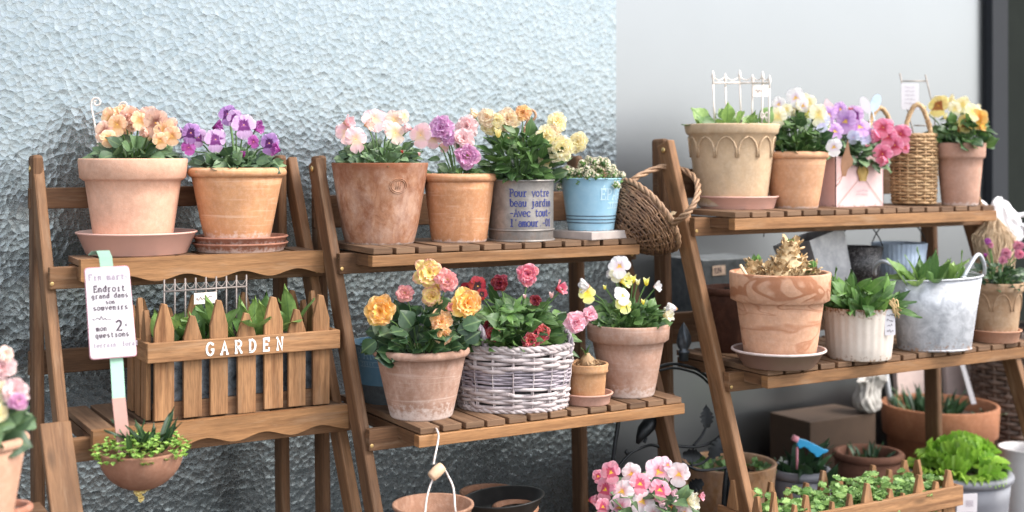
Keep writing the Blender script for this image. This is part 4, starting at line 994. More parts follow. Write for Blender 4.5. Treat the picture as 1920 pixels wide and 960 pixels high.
m = TC('scratched_orange_terracotta', (.55, .265, .13), (.36, .14, .06), (.72, .48, .34), .2, .006, .85, sc=1.0, seed=2.3)
T, I = make_pot('potted_pansy', 'smaller orange terracotta pot with pale scratches and ruffled mauve pansies', 'potted pansies', 861, 325, 456, 142, 104, DU, 'roll', m, 8, 14)
mb = MB(); st = MB(); foliage(mb, st, I['c'], I['ri'] * .85, .022, 40, .022, .015, I['rng']); foliage(mb, st, I['c'], I['ri'], .05, 12, .038, .030, I['rng'], 0, leaf_shape, .3, .8); sub(T, 'foliage', mb, LEAF); sub(T, 'petioles', st, STEM)
add_flowers(T, I, [(828, 241, 50, 'r', 'mauve'), (813, 260, 34, 'v', 'palepink'), (875, 238, 42, 'r', 'blush'), (869, 261, 44, 'r', 'blush'), (876, 292, 46, 'r', 'orchid'), (841, 259, 30, 'r', 'mauve')], I['rng'])

can_m = metal('grey_galvanised_can', (.33, .30, .275), (.21, .19, .175), .5, .55, .25, .03, .9)
T, I = make_pot('can_planter', 'grey metal can planter with blue lettering and ruffled peach yellow pansies', 'potted pansies', 977, 337, 454, 122, 121, DU, 'straight', can_m, 0, 15, wall=.003, amp=.002)
k = I['d'] / F; r = I['r']; mb = MB()
for (zz, tr) in ((21 * k, .0018), (1.5 * k, .0022), (I['h'] - .001, .0022)):
    mb = MB(); mb.tube([I['p'] + Vector(((r + .0006) * math.cos(a), (r + .0006) * math.sin(a), zz)) for a in [i * 2 * math.pi / 48 for i in range(48)]], tr, 6, closed=True); sub(I['pot'], 'rolled_bead', mb, can_m)
mp = cone_map(I['p'], lambda y: r, camdir(I['p'])); mb = MB()
for i, (s_, x_) in enumerate([('Pour votre', 0), ('beau jardin', 0), ('-Avec tout-', 0), ("l'amour.-01", 0)]):
    y_ = I['h'] - (29.5 + 18.3 * i) * k
    lettering(mb, s_, -.35 * r, y_, 13.2 * k, 1.42 * r / 11 if len(s_) > 10 else 1.34 * r / 10, 1.8 * k, mp, .0005)
sub(I['pot'], 'lettering', mb, plain('blue_stencil_ink', (.018, .028, .16), .6, .2))
mb = MB(); st = MB(); c_ = I['c'] + Vector((0, 0, .0))
foliage(mb, st, c_ + Vector((0, 0, .012)), I['ri'] * 1.1, .090, 190, .036, .016, I['rng'], 0, leaf_shape, .7, .8); foliage(mb, st, c_ + Vector((0, 0, .012)), I['ri'] * 1.0, .03, 45, .030, .014, I['rng'], 0, leaf_shape, .25, .8); sub(T, 'foliage', mb, LEAF); sub(T, 'petioles', st, STEM)
add_flowers(T, I, [(913, 220, 36, 'r', 'apricot'), (918, 238, 32, 'r', 'yellow'), (952, 224, 48, 'r', 'apricot'), (934, 247, 22, 'b', 'yellow'), (1006, 262, 16, 'b', 'apricot'), (980, 212, 32, 'r', 'orangepeach'), (987, 241, 12, 'b', 'peachpink'), (957, 262, 14, 'b', 'orangepeach'), (1044, 229, 40, 'r', 'yellow'), (1024, 256, 40, 'r', 'yellow'), (1054, 279, 52, 'r', 'yellow'), (1085, 267, 40, 'r', 'yellow'), (1038, 246, 28, 'r', 'apricot'), (932, 226, 28, 'r', 'yellow')], I['rng'])
mb = MB(); dd = I['d'] + .02; kk = dd / F
mb.tube(px_path([(978, 330), (980, 280), (984, 240), (990, 225)], dd) + spiral(PD(994, 217, dd), RT, UP, 12 * kk, 9 * kk, 2.2, -1.8, 14), .0026, 6)
o = mesh_obj('scroll_stake', mb, plain('rusty_stake', (.40, .22, .12), .6, .2), None, PD(978, 330, dd)); o['label'] = 'rusty brown scroll stake rising behind the ruffled peach yellow pansies'; o['category'] = 'plant stake'

# square tile, blue tin, alyssum
tile_m = plain('pale_concrete_tile', (.44, .37, .335), .85, .15, 0, 40, .3)
p0, d0 = locate(1107, 449, DU, .045); side = 100 * d0 / F; hT = 15 * d0 / F
mb = MB(); an = math.atan2(camdir(p0).y, camdir(p0).x) + D2R(2); pts = [p0 + Vector((math.cos(an + D2R(q)) * side * .73, math.sin(an + D2R(q)) * side * .73, 0)) for q in (0, 90, 180, 270)]
mb.prism(pts[::-1], (0, 0, hT)); o = mesh_obj('concrete_tile', mb, tile_m, None, p0, bevel=.0015); o['label'] = 'square pale concrete tile under the sky blue tin pot'; o['category'] = 'tile'
def tin_pot(label, cx, rim_y, by, rw, bw, drop, body, lower, seed, text, phi0, adv, lh, y_text, letter_m, d=None, zb=None, pl=False):
    T, I = make_pot('tin_planter', label, 'blue tin planters', cx, rim_y, by, rw, bw, drop, 'straight', body, 0, seed, wall=.002, amp=.002, d=d, zb=zb, cat='tin planter')
    k = I['d'] / F; h = I['h']; rat = lambda y: I['rb'] + (I['r'] - I['rb']) * y / h
    mb = MB()
    for zz in (.29 * h, .225 * h, .16 * h): mb.tube([I['p'] + Vector((rat(zz) * math.cos(a), rat(zz) * math.sin(a), zz)) for a in [i * 2 * math.pi / 48 for i in range(48)]], .0011, 6, closed=True)
    sub(I['pot'], 'raised_ring', mb, lower)
    mb = MB(); mb.tube([I['p'] + Vector((I['r'] * math.cos(a), I['r'] * math.sin(a), h)) for a in [i * 2 * math.pi / 48 for i in range(48)]], .0016, 6, closed=True); sub(I['pot'], 'rolled_rim', mb, body)
    mp = cone_map(I['p'], rat, camdir(I['p']), phi0); mb = MB()
    lettering(mb, text, 0, y_text, lh, adv, lh * .11, mp, .0004)
    xa, xb = adv * 1.2, adv * 5.6
    for yy in (y_text - lh * .32, y_text - lh * .82): ribbon(mb, [(xa + (xb - xa) * i / 10, yy) for i in range(11)], lh * .06, mp, .0004)
    lettering(mb, 'TERRE 30', xa + adv * .35, y_text - lh * .72, lh * .3, lh * .34, lh * .05, mp, .0004)
    sub(I['pot'], 'lettering', mb, letter_m)
    return T, I
BLUE = metal('sky_blue_tin', (.245, .43, .55), (.30, .48, .59), .42, .0, .5, .004, 1.0)
T, I = tin_pot('sky blue tin pot of tiny white alyssum on the concrete tile', 1108, 335, 431, 112, 86, DU, BLUE, plain('dark_blue_line', (.05, .08, .11), .5), 16, '\u00c9PANOUI', .34, .0135, .0200, .060, plain('pale_blue_relief', (.48, .64, .72), .5), d=d0 + .0, zb=p0.z + hT)
rng = I['rng']; mb = MB(); gm = MB(); k = I['d'] / F
CLR = MB()
for c_ in range(95):
    a = rng.uniform(0, 6.28); q = rng.random() ** .5
    p = I['c'] + Vector((math.cos(a) * q * I['r'] * 1.18, math.sin(a) * q * I['r'] * 1.1, .010 + .036 * (1 - q * q) + rng.uniform(-.004, .006) - (.014 if q > .93 else 0)))
    rad = rng.uniform(.0055, .0085)
    for j in range(26):
        n = Vector((rng.gauss(0, 1), rng.gauss(0, 1), rng.gauss(.6, .8))).normalized(); pp = p + n * rad
        n_, r_, u_ = frame_of(n)
        for t in range(4):
            aa = t * 1.571 + rng.uniform(-.2, .2); mb.patch(pp, r_ * math.cos(aa) + u_ * math.sin(aa), n, .0019, .0016, leaf_shape, 0, .2, 0, 2, 0, 2, 2)
    gm.lathe([(.0003, -rad * .8), (rad * .75, 0), (.0003, rad * .8)], 7, p)
foliage(gm, None, I['c'], I['r'] * .95, .03, 160, .012, .004, rng)
sub(T, 'blossom', mb, petal_mat('alyssum_petal', (.62, .50, .28), (.86, .80, .66), (.90, .86, .74))); sub(T, 'foliage', gm, LEAF_B)

# ------------------------------------------------------------------ middle stand, lower tier
m = TC('rosy_worn_terracotta', (.44, .265, .195), (.28, .145, .09), (.64, .49, .41), .6, .026, .8, sc=.9, seed=4.1)
T, I = make_pot('potted_pansy', 'worn rosy terracotta pot with salt marks and ruffled orange pansies', 'potted pansies', 790, 650, 791, 184, 118, DL, 'roll', m, 8, 17)
mb = MB(); st = MB(); foliage(mb, st, I['c'], I['ri'] * 1.0, .085, 130, .034, .029, I['rng'], 0, leaf_shape, .5, .7); sub(T, 'foliage', mb, LEAF_D); sub(T, 'petioles', st, STEM)
I['dens'] = .15
add_flowers(T, I, [(805, 512, 56, 'r', 'yellowpink'), (839, 527, 44, 'r', 'rosepink'), (760, 550, 34, 'r', 'rosepink'), (809, 557, 38, 'r', 'yellowpink'), (713, 584, 58, 'r', 'orange'), (874, 569, 58, 'r', 'orange'), (826, 604, 44, 'r', 'orangepeach'), (830, 628, 38, 'r', 'orangepeach'), (841, 577, 20, 'n', 'rosepink'), (826, 532, 26, 'r', 'yellowpink')], I['rng'])
mb = MB()
for (x, y, s_, dx) in [(705, 640, 32, -1), (872, 640, 30, .3), (868, 612, 32, .6), (858, 620, 26, .8)]:
    q = PD(x, y, I['d'] - I['r'] * .9); mb.patch(q, RT * dx + UP * (-.7 if dx < 0 else .2), -FW + UP * .3, s_ * 1.2 * I['d'] / F, s_ * I['d'] / F, leaf_shape, .08, .5, .05, 3, 0, 5, 6)
sub(T, 'drooping_leaves', mb, LEAF_D)

# hidden blue tin behind
dH = dY(735, 2.10)
GALV = metal('dull_galvanised', (.17, .19, .20), (.10, .115, .12), .5, .5)
T, I = tin_pot('dark blue tin pot half hidden behind the orange pansies', 735, 640, 775, 150, 118, DL, metal('slate_blue_tin', (.12, .25, .35), (.15, .29, .39), .4, 0.0), GALV, 18, '\u00c9PANOUI', -1.22, .0145, .0175, .083, plain('pale_slate_relief', (.30, .45, .54), .5), d=dH, zb=H - DL)
mb = MB(); h = I['h']; rat = lambda y: I['rb'] + (I['r'] - I['rb']) * y / h
mb.lathe([(rat(z) + .0012, z) for z in (.002, .1 * h, .18 * h, .33 * h)], 48, I['p']); sub(I['pot'], 'bare_metal_foot', mb, GALV)

# white wicker basket
WW1 = strand_mat('whitewashed_willow', (.66, .58, .56), (.32, .25, .245), .8); WW2 = strand_mat('grey_rope', (.50, .43, .46), (.20, .165, .19), .85)
p0, d0 = locate(962, 777, DL, .075); k = d0 / F; rb, rt = 99 * k, 108 * k; hB = (778 - 655) * k * .97
T = thing('wicker_basket', 'whitewashed oval wicker basket planted with red and pink pansies', 'basket', p0)
rng = random.Random(19); rot = math.atan2(RT.y, RT.x)
rf = lambda z: rb + (rt - rb) * min(1, z / hB * 1.3) - .004 * (z / hB - .6) ** 2
w1, at_ = woven(p0, rf, .004, hB * .36, 7, 18, .0034, rng, .74, rot, 162, 1.0, jit=1.1)
sub(T, 'woven_willow', w1, WW1)
w2, _ = woven(p0, rf, hB * .36, hB * .64, 8, 18, .0024, rng, .74, rot, 162, .9, jit=1.4); sub(T, 'rope_band', w2, WW2)
w3, _ = woven(p0, rf, hB * .64, hB * .95, 6, 18, .0036, rng, .74, rot, 162, 1.0, jit=1.1); sub(T, 'woven_willow', w3, WW1)
ring = lambda z, off, n=60: [at_(2 * math.pi * i / n, z, off) for i in range(n)]
sub(T, 'braided_rim', braid(ring(hB * .975, .001), .0035, .0036, 14, 3, 6, True), WW1); sub(T, 'braided_base', braid(ring(.004, .001), .003, .003, 14, 3, 6, True), WW1)
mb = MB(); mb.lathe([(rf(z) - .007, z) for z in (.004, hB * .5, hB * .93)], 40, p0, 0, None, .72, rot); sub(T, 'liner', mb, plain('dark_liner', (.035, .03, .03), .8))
cB = p0 + Vector((0, 0, hB * .90)); sub(T, 'soil', soil_disc(cB, rt * .93, .72, rot), SOIL)
hl = [PD(905, 668, d0 - .055), PD(909, 640, d0 - .062), PD(898, 612, d0 - .06), PD(884, 600, d0 - .03), PD(876, 612, d0 - .0), PD(872, 648, d0 + .01)]
def smooth(pts, n=6):
    out = []
    for i in range(len(pts) - 1):
        a, b, c, d = pts[max(i - 1, 0)], pts[i], pts[i + 1], pts[min(i + 2, len(pts) - 1)]
        for j in range(n):
            t = j / n; out.append(.5 * ((2 * b) + (c - a) * t + (2 * a - 5 * b + 4 * c - d) * t * t + (3 * b - a - 3 * c + d) * t ** 3))
    return out + [pts[-1]]
sub(T, 'handle', braid(smooth(hl), .0032, .0034, 4, 3), WW2)
hr = [PD(1066, 668, d0 - .02), PD(1070, 640, d0 - .02), PD(1062, 622, d0 + .0), PD(1056, 640, d0 + .03), PD(1052, 660, d0 + .035)]
sub(T, 'handle', braid(smooth(hr), .0028, .003, 4, 3), WW2)
mb = MB()
for i in range(18):
    a = 2 * math.pi * (i + .5) / 18
    mb.tube([at_(a, hB * (.02 + .92 * t / 9), .0042 if t % 2 else .0030) for t in range(10)], .0011, 5)
sub(T, 'binding_stakes', mb, WW1)
mb = MB(); tw = smooth([at_(rot * 0 + a, hB * .5 + .006 * math.sin(a * 7), .006) for a in [-2.4 + 1.6 * i / 14 for i in range(15)]], 3); 
st = MB(); foliage(mb, st, cB, rt * .93, .085, 230, .040, .018, rng, 0, leaf_shape, .6, .8, rt * .62); sub(T, 'foliage', mb, LEAF); sub(T, 'petioles', st, STEM)
mb = MB()
for (x, y) in [(952, 590), (965, 580), (985, 600), (948, 612)]:
    q = PD(x, y, d0 - .05); 
    for j in range(9):
        a = rng.uniform(0, 6.28); mb.patch(q, RT * math.cos(a) + UP * (math.sin(a) * .6 + .5) - FW * .3, -FW + UP * .6, rng.uniform(.018, .032), .010, leaf_shape, .08, .6, .02, 3, 0, 4, 5)
sub(T, 'pale_shoots', mb, LEAF_B)
add_flowers(T, dict(dens=.15, d=d0, r=.075, zr=p0.z + hB, c=cB, ri=.07), [(895, 537, 36, 'v', 'red'), (938, 531, 32, 'r', 'darkred'), (990, 516, 42, 'r', 'pinkred'), (1004, 563, 22, 'r', 'darkred'), (1050, 541, 28, 'n', 'pinkred'), (1034, 552, 14, 'b', 'blush'), (917, 612, 24, 'r', 'darkred'), (922, 627, 32, 'r', 'coral'), (996, 640, 34, 'r', 'coral'), (1014, 624, 34, 'r', 'coral'), (1080, 604, 42, 'r', 'pink'), (1106, 589, 30, 'r', 'pink'), (903, 552, 22, 'v', 'red'), (984, 555, 10, 'b', 'blush')], rng)

# small bulb pot and saucer
m = TC('mossy_small_terracotta', (.50, .27, .13), (.32, .15, .07), (.60, .42, .28), .5, 0, seed=6.0)
so, sp, sd_, sh = saucer('saucer', 'small pink terracotta saucer under the single bulb pot', 1101, 740, 763, 97, 84, DL, TC('pink_saucer_clay', (.55, .31, .235), (.42, .2, .13), (.66, .44, .36), .2, 0))
T, I = make_pot('potted_bulb', 'small terracotta pot holding one sprouting bulb on a pink saucer', None, 1101, 680, 746, 80, 64, DL, 'collar', m, 15, 24, d=sd_, zb=sp.z + .005, wall=.004)
mb = MB(); c_ = I['c'] + Vector((0, 0, .004)); k = I['d'] / F
mb.lathe([(.001, -.004), (.013, .0), (.0165, .006), (.012, .016), (.006, .022), (.004, .026)], 14, c_, 0, lambda a, z: 1 + .12 * math.sin(5 * a + z * 300)); rg = I['rng']
for j in range(26):
    a = rg.uniform(0, 6.28); q = c_ + Vector((math.cos(a) * .013, math.sin(a) * .013, rg.uniform(0, .014))); mb.patch(q, (math.cos(a), math.sin(a), rg.uniform(-.3, .8)), (0, 0, 1), .014, .005, leaf_shape, .1, .8, .1, 3, 0, 3, 4)
sub(T, 'bulb', mb, leaf_mat('dry_bulb_skin', (.30, .17, .08), (.46, .30, .16), (.3, .2, .1), .7, .1))
mb = MB(); blades(mb, c_ + Vector((0, 0, .020)), .002, 3, .026, .012, rg, .6, blade_shape, None, (.1, .4), .1); sub(T, 'shoot', mb, LEAF)

m = TC('salted_rosy_terracotta', (.45, .265, .19), (.33, .165, .105), (.64, .50, .44), .4, .020, .45, moss=.35, seed=7.7)
T, I = make_pot('potted_viola', 'tall rosy collared terracotta pot of yellow and white violas at the slat end', 'potted violas', 1178, 605, 748, 158, 98, DL, 'collar', m, 33, 25)
mb = MB(); st = MB(); foliage(mb, st, I['c'], I['ri'] * .9, .050, 230, .022, .014, I['rng'], 0, leaf_shape, .7, .7); sub(T, 'foliage', mb, LEAF); sub(T, 'petioles', st, STEM)
I['dens'] = .1
add_flowers(T, I, [(1162, 500, 42, 'v', 'white'), (1156, 515, 28, 'v', 'cream'), (1170, 526, 30, 'n', 'whiteyellow'), (1098, 536, 28, 'n', 'white'), (1101, 552, 32, 'v', 'whiteyellow'), (1167, 555, 32, 'v', 'white'), (1169, 572, 32, 'v', 'whiteyellow'), (1187, 522, 18, 'b', 'whiteyellow'), (1212, 527, 18, 'b', 'whiteyellow'), (1231, 537, 20, 'n', 'white'), (1206, 565, 12, 'b', 'whiteyellow'), (1262, 578, 26, 'n', 'white'), (1251, 591, 26, 'n', 'cream'), (1196, 528, 14, 'b', 'cream'), (1134, 538, 10, 'b', 'whiteyellow')], I['rng'])
# ------------------------------------------------------------------ right stand, upper tier
DU, DL = .105, .391
so, sp, sd_, sh = saucer('saucer', 'pale pink clay saucer under the cream pot with raised arches', 1382, 367, 394, 154, 136, DU, SAUCER_PINK)
m = TC('cream_sandstone_clay', (.56, .40, .255), (.42, .26, .13), (.66, .52, .38), .22, .010)
T, I = make_pot('arched_pot', 'large cream clay pot with a row of raised pointed arches and green shoots', None, 1372, 233, 373, 178, 128, DU, 'collar', m, 19, 41, d=sd_, zb=sp.z + .005)
k = I['d'] / F; h = I['h']; rat = lambda y: I['rb'] + (I['r'] * .93 - I['rb']) * y / h + .0004
mp = cone_map(I['p'], rat, camdir(I['p'])); mb = MB(); n_ = 12; rm = rat(h - 45 * k)
for i in range(n_):
    wv = 2 * math.pi * rm / n_; x0 = (i - n_ / 2 + .25) * wv; yt = h - 24 * k; yb_ = h - 62 * k
    L_ = [(x0 + wv * .04, yb_), (x0 + wv * .05, yb_ + 16 * k), (x0 + wv * .16, yt - 10 * k), (x0 + wv * .32, yt - 3 * k), (x0 + wv * .5, yt)]
    R_ = [(2 * x0 + wv - a_, b_) for a_, b_ in L_]
    for q in (L_, R_): mb.tube([mp(a_, b_, .0004) for a_, b_ in q], [.0026, .0024, .0020, .0018, .0018], 6)
sub(I['pot'], 'raised_arches', mb, m)
mb = MB(); foliage(mb, None, I['c'], I['ri'] * .8, .03, 30, .04, .026, I['rng'], 0, leaf_shape, 1.2, .5); blades(mb, I['c'], I['ri'] * .6, 7, .05, .030, I['rng'], .6); sub(T, 'foliage', mb, TULIP)
mb = MB(); d_ = I['d']; 
fp = [(1337, 132, -.02), (1360, 137, .0), (1387, 131, .02), (1411, 139, .01), (1430, 133, -.02), (1443, 140, -.055)]
for i, (x, y, o_) in enumerate(fp):
    top = PD(x, y, d_ + o_); bot = PD(x + (3 if i < 3 else -2), 240, d_ + o_)
    mb.tube([bot, PD(x, y + 26, d_ + o_)], .0021, 6)
    mb.tube([PD(x, y + 28, d_ + o_), PD(x, y + 18, d_ + o_), PD(x, y + 11, d_ + o_), PD(x, y + 4, d_ + o_), top], [.002, .0018, .0042, .0022, .0003], 6)
    if i < 5:
        x2, y2, o2 = fp[i + 1]; a = PD(x, 156, d_ + o_); b_ = PD(x2, 155, d_ + o2); mb.tube([a, b_], .0020, 6)
        c1, c2 = PD(x, 143, d_ + o_), PD(x2, 143, d_ + o2); mb.tube([c1.lerp(c2, u) - UP * .008 * math.sin(math.pi * u) for u in [j / 8 for j in range(9)]], .0011, 5)
for (x, o_) in ((1387, .018), (1433, -.03)):
    for sgn in (-1, 1): mb.tube([PD(x, 216, d_ + o_ - .006) + RT * sgn * .0075 * math.sin(a) + UP * .006 * math.sin(2 * a) for a in [math.pi * j / 12 for j in range(13)]], .0015, 5); mb.tube([PD(x, 216, d_ + o_ - .006), PD(x + sgn * 5, 228, d_ + o_ - .006)], .0013, 5)
T = thing('wire_fence_marker', 'cream wire fence marker with spear finials and a name plate in the arched pot', 'plant marker', tuple(PD(1390, 240, d_)))
sub(T, 'wire_fence', mb, WHITE_WIRE)
a_, b_ = PD(1411, 181, d_ + .002), PD(1444, 181, d_ + .014); mb = MB(); q = Vector((0, 0, 21 * k)); mb.prism([a_, b_, b_ + q, a_ + q], (0, .0015, 0)); pl = sub(T, 'name_plate', mb, WHITE_WIRE)
ux = (b_ - a_).normalized(); nn = ux.cross(UP).normalized(); nn = nn if nn.y < 0 else -nn
mb = MB(); scribble(mb, .006, .009, .022, .006, plane_map(a_, ux, UP, nn), .0011, 5, .0012); sub(pl, 'lettering', mb, INK)

m = TC('pale_orange_terracotta', (.60, .32, .175), (.46, .23, .12), (.74, .50, .38), .2, .006, .2, seed=9.)
T, I = make_pot('potted_viola', 'orange terracotta pot of white and cream violas beside the cream arched pot', 'potted violas', 1491, 284, 392, 124, 84, DU, 'roll', m, 7, 42)
mb = MB(); st = MB(); foliage(mb, st, I['c'], I['ri'] * 1.05, .085, 240, .024, .018, I['rng'], 0, leaf_shape, .6, .7); sub(T, 'foliage', mb, LEAF); sub(T, 'petioles', st, STEM)
add_flowers(T, I, [(1492, 184, 36, 'v', 'white'), (1516, 192, 30, 'v', 'cream'), (1460, 196, 26, 'v', 'white'), (1458, 220, 36, 'v', 'cream'), (1517, 205, 30, 'v', 'whiteyellow'), (1534, 216, 38, 'v', 'cream'), (1540, 231, 30, 'v', 'paleblue'), (1564, 276, 32, 'v', 'white'), (1494, 200, 26, 'n', 'cream'), (1505, 198, 28, 'v', 'white'), (1475, 206, 24, 'v', 'cream')], I['rng'])

# pink tin with envelope front
PINKT = metal('powder_pink_tin', (.72, .47, .45), (.76, .52, .50), .45, 0.0, .8, .006)
pa, da = locate(1567, 389, DU, 0.0); wE = 108 * da / F / cY; dE = .075; hE = 96 * da / F
T = thing('envelope_tin', 'powder pink tin planter shaped like a sealed envelope with lilac and pink pansies', 'potted pansy', pa, 'potted pansies')
mb = MB(); X0, Y0, Z0 = pa
for q in [[(0, 0), (wE, 0)], [(wE, 0), (wE, dE)], [(wE, dE), (0, dE)], [(0, dE), (0, 0)]]:
    (xa, ya), (xb, yb_) = q; mb.grid([[(X0 + xa, Y0 + ya, Z0), (X0 + xb, Y0 + yb_, Z0)], [(X0 + xa, Y0 + ya, Z0 + hE), (X0 + xb, Y0 + yb_, Z0 + hE)]], smooth=False)
mb.grid([[(X0, Y0, Z0 + .0005), (X0 + wE, Y0, Z0 + .0005)], [(X0, Y0 + dE, Z0 + .0005), (X0 + wE, Y0 + dE, Z0 + .0005)]], smooth=False)
tin = sub(T, 'tin', mb, PINKT)
sm_ = tin.modifiers.new('solid', 'SOLIDIFY'); sm_.thickness = .0015
pm = plane_map(Vector((X0, Y0 - .0012, Z0)), Vector((1, 0, 0)), UP, Vector((0, -1, 0)))
mb = MB(); sx_, sy_ = wE * .54, hE * .62
for q in ([(.004, .004), (sx_, sy_)], [(sx_ + .0, sy_), (wE - .003, .004)], [(.002, hE * .52), (sx_ * .45, hE * .75), (sx_ * .8, hE * .98)]): ribbon(mb, q, .0014, pm, .0004)
sub(tin, 'envelope_fold', mb, plain('folded_line', (.45, .27, .22), .6))
mb = MB(); cS = Vector((X0 + sx_, Y0 - .0016, Z0 + hE * .70)); sr = 13 * da / F; rim_ = []
for i in range(40):
    a = 2 * math.pi * i / 40; rr_ = sr * (1 + .09 * math.cos(6 * a)); rim_.append(cS + Vector((rr_ * math.cos(a), 0, rr_ * 1.45 * math.sin(a))))
mb.prism(rim_, (0, -.003, 0)); mb.tube([cS + Vector((0, -.0032, 0)) + (q - cS) * .78 for q in rim_], .0010, 5, closed=True); sub(tin, 'gold_seal', mb, plain('antique_gold', (.40, .27, .09), .4, .25, .6, 90, .3))
mb = MB()
for i, yy in enumerate((.30, .23)): scribble(mb, wE * .42, hE * yy, wE * .25, .004, pm, .0007, 40 + i)
sub(tin, 'lettering', mb, INKF)
cE = Vector((X0 + wE / 2, Y0 + dE / 2, Z0 + hE * .94)); rng = random.Random(43)
mb = MB(); mb.grid([[(X0 + .003, Y0 + .003, cE.z), (X0 + wE - .003, Y0 + .003, cE.z)], [(X0 + .003, Y0 + dE - .003, cE.z + .002), (X0 + wE - .003, Y0 + dE - .003, cE.z + .002)]]); sub(T, 'soil', mb, SOIL)
mb = MB(); st = MB(); foliage(mb, st, cE, wE * .56, .055, 170, .026, .017, rng, 0, leaf_shape, .5, .9, dE * .6); foliage(mb, st, cE + Vector((.01, -.03, -.012)), wE * .36, .02, 30, .03, .02, rng, 0, leaf_shape, -.3, 1.2, .03); sub(T, 'foliage', mb, LEAF_G); sub(T, 'petioles', st, STEM)
add_flowers(T, dict(d=da + .06, r=.06, zr=Z0 + hE, c=cE, ri=.05), [(1554, 216, 32, 'v', 'lilac'), (1565, 247, 34, 'v', 'lilac'), (1586, 228, 40, 'v', 'lilac'), (1603, 216, 34, 'v', 'violet'), (1612, 239, 40, 'v', 'lilac'), (1600, 258, 24, 'v', 'paleblue'), (1656, 240, 38, 'v', 'hotpink'), (1645, 258, 30, 'n', 'hotpink'), (1665, 257, 34, 'v', 'hotpink'), (1690, 252, 38, 'v', 'hotpink'), (1678, 273, 34, 'v', 'hotpink'), (1655, 289, 36, 'v', 'hotpink'), (1659, 303, 22, 'n', 'hotpink'), (1627, 275, 14, 'b', 'hotpink'), (1595, 206, 14, 'b', 'coral'), (1575, 205, 26, 'v', 'lilac'), (1622, 262, 24, 'v', 'paleblue')], rng)
mb = MB(); bt = [(1583, 287), (1590, 262), (1594, 288), (1600, 300), (1598, 310), (1590, 318), (1586, 331), (1579, 330), (1577, 312), (1578, 298)]
q0 = PD(1588, 300, da - .012); mb.prism([PD(x, y, da - .012) for x, y in bt][::-1], FW * .003); mb.tube([PD(1580, 329, da - .010), PD(1574, 342, da - .008), PD(1567, 350, da - .006)], .0009, 5)
o = mesh_obj('wooden_tag', mb, plain('brown_wooden_tag', (.33, .17, .09), .6), None, q0); o['label'] = 'small brown wooden tag hanging on the corner of the envelope tin'; o['category'] = 'tag'
for (pts, lab, mt, px, py) in [([(1541, 205), (1549, 184), (1580, 212), (1572, 226)], 'pale pink house shaped tag on a stick behind the lilac pansies', plain('pale_pink_tag', (.80, .58, .58), .5), 1560, 215)]:
    mb = MB(); dd = da + .12; mb.prism([PD(x, y, dd) for x, y in pts], FW * .003); mb.tube([PD(px + 2, py + 4, dd + .0015), PD(px + 8, 300, dd - .04)], .0014, 5)
    o = mesh_obj('plant_tag', mb, mt, None, PD(px, py, dd)); o['label'] = lab; o['category'] = 'tag'
for (cx, cy, lab, mt, tl) in [(1623, 197, 'white oval leaf shaped tag on a wire behind the lilac pansies', CARDW, .5), (1642, 193, 'pale blue oval leaf shaped tag on a wire next to the willow basket', plain('pale_blue_tag', (.55, .68, .80), .5), -.35)]:
    mb = MB(); dd = da + .10; kk = dd / F; c_ = PD(cx, cy, dd); u_ = (UP + RT * -tl).normalized(); v_ = u_.cross(FW).normalized()
    mb.prism([c_ + u_ * 17 * kk * math.sin(a) + v_ * 9 * kk * math.cos(a) for a in [2 * math.pi * i / 24 for i in range(24)]][::-1], FW * .002); mb.tube([c_ - u_ * 16 * kk + FW * .001, PD(cx + 12, 300, dd - .03)], .0010, 5)
    o = mesh_obj('plant_tag', mb, mt, None, c_); o['label'] = lab; o['category'] = 'tag'

# willow basket
WIL = strand_mat('golden_willow', (.66, .44, .23), (.36, .19, .08), .6)
p0, d0 = locate(1713, 386, DU, .036); k = d0 / F; rb = 39 * k; hB = 136 * k
rng = random.Random(44); rfw = lambda z: rb * (1 + .10 * math.sin(min(1, max(0, z / hB)) * 2.6))
T = thing('willow_basket', 'tall golden willow basket with two looped handles', 'basket', p0)
wv_, at_ = woven(p0, rfw, .004, hB * .93, 22, 16, .0029, rng, .95, 0.3, 96, .9, jit=.4); sub(T, 'woven_willow', wv_, WIL)
ring = [at_(2 * math.pi * i / 48, hB * .96, .0) for i in range(48)]; sub(T, 'braided_rim', braid(ring, .0025, .003, 10, 3, 6, True), WIL)
mb = MB(); mb.lathe([(rb * .9, .003), (rfw(hB * .5) - .005, hB * .5), (rfw(hB * .9) - .005, hB * .9), (.001, hB * .75)], 24, p0); sub(T, 'liner', mb, plain('basket_liner', (.10, .065, .04), .8))
for (xa, ya, xb, yb_, top, dd, lab) in [(1684, 268, 1668, 250, 60, .03, ''), (1694, 262, 1747, 262, 66, -.02, '')]:
    a, b_ = PD(xa, ya, d0 + dd), PD(xb, yb_, d0 + dd)
    if dd > 0: a, b_ = PD(1624, 262, d0 + .01), PD(1676, 262, d0 + .05)
    sub(T, 'handle', braid(arc3(a, b_, UP * top * k, 28), .0030, .0033, 7, 3), WIL)
m = TC('dusty_pink_terracotta', (.50, .285, .205), (.38, .19, .12), (.62, .43, .35), .2, .008, seed=11.)
T, I = make_pot('potted_pansy', 'dusty pink collared terracotta pot of yellow pansies at the end of the top shelf', 'potted pansies', 1800, 268, 386, 94, 66, DU, 'collar', m, 28, 45)
mb = MB(); st = MB(); foliage(mb, st, I['c'], I['ri'] * 1.1, .070, 160, .030, .019, I['rng'], 0, leaf_shape, .6, .8); sub(T, 'foliage', mb, LEAF); sub(T, 'petioles', st, STEM)
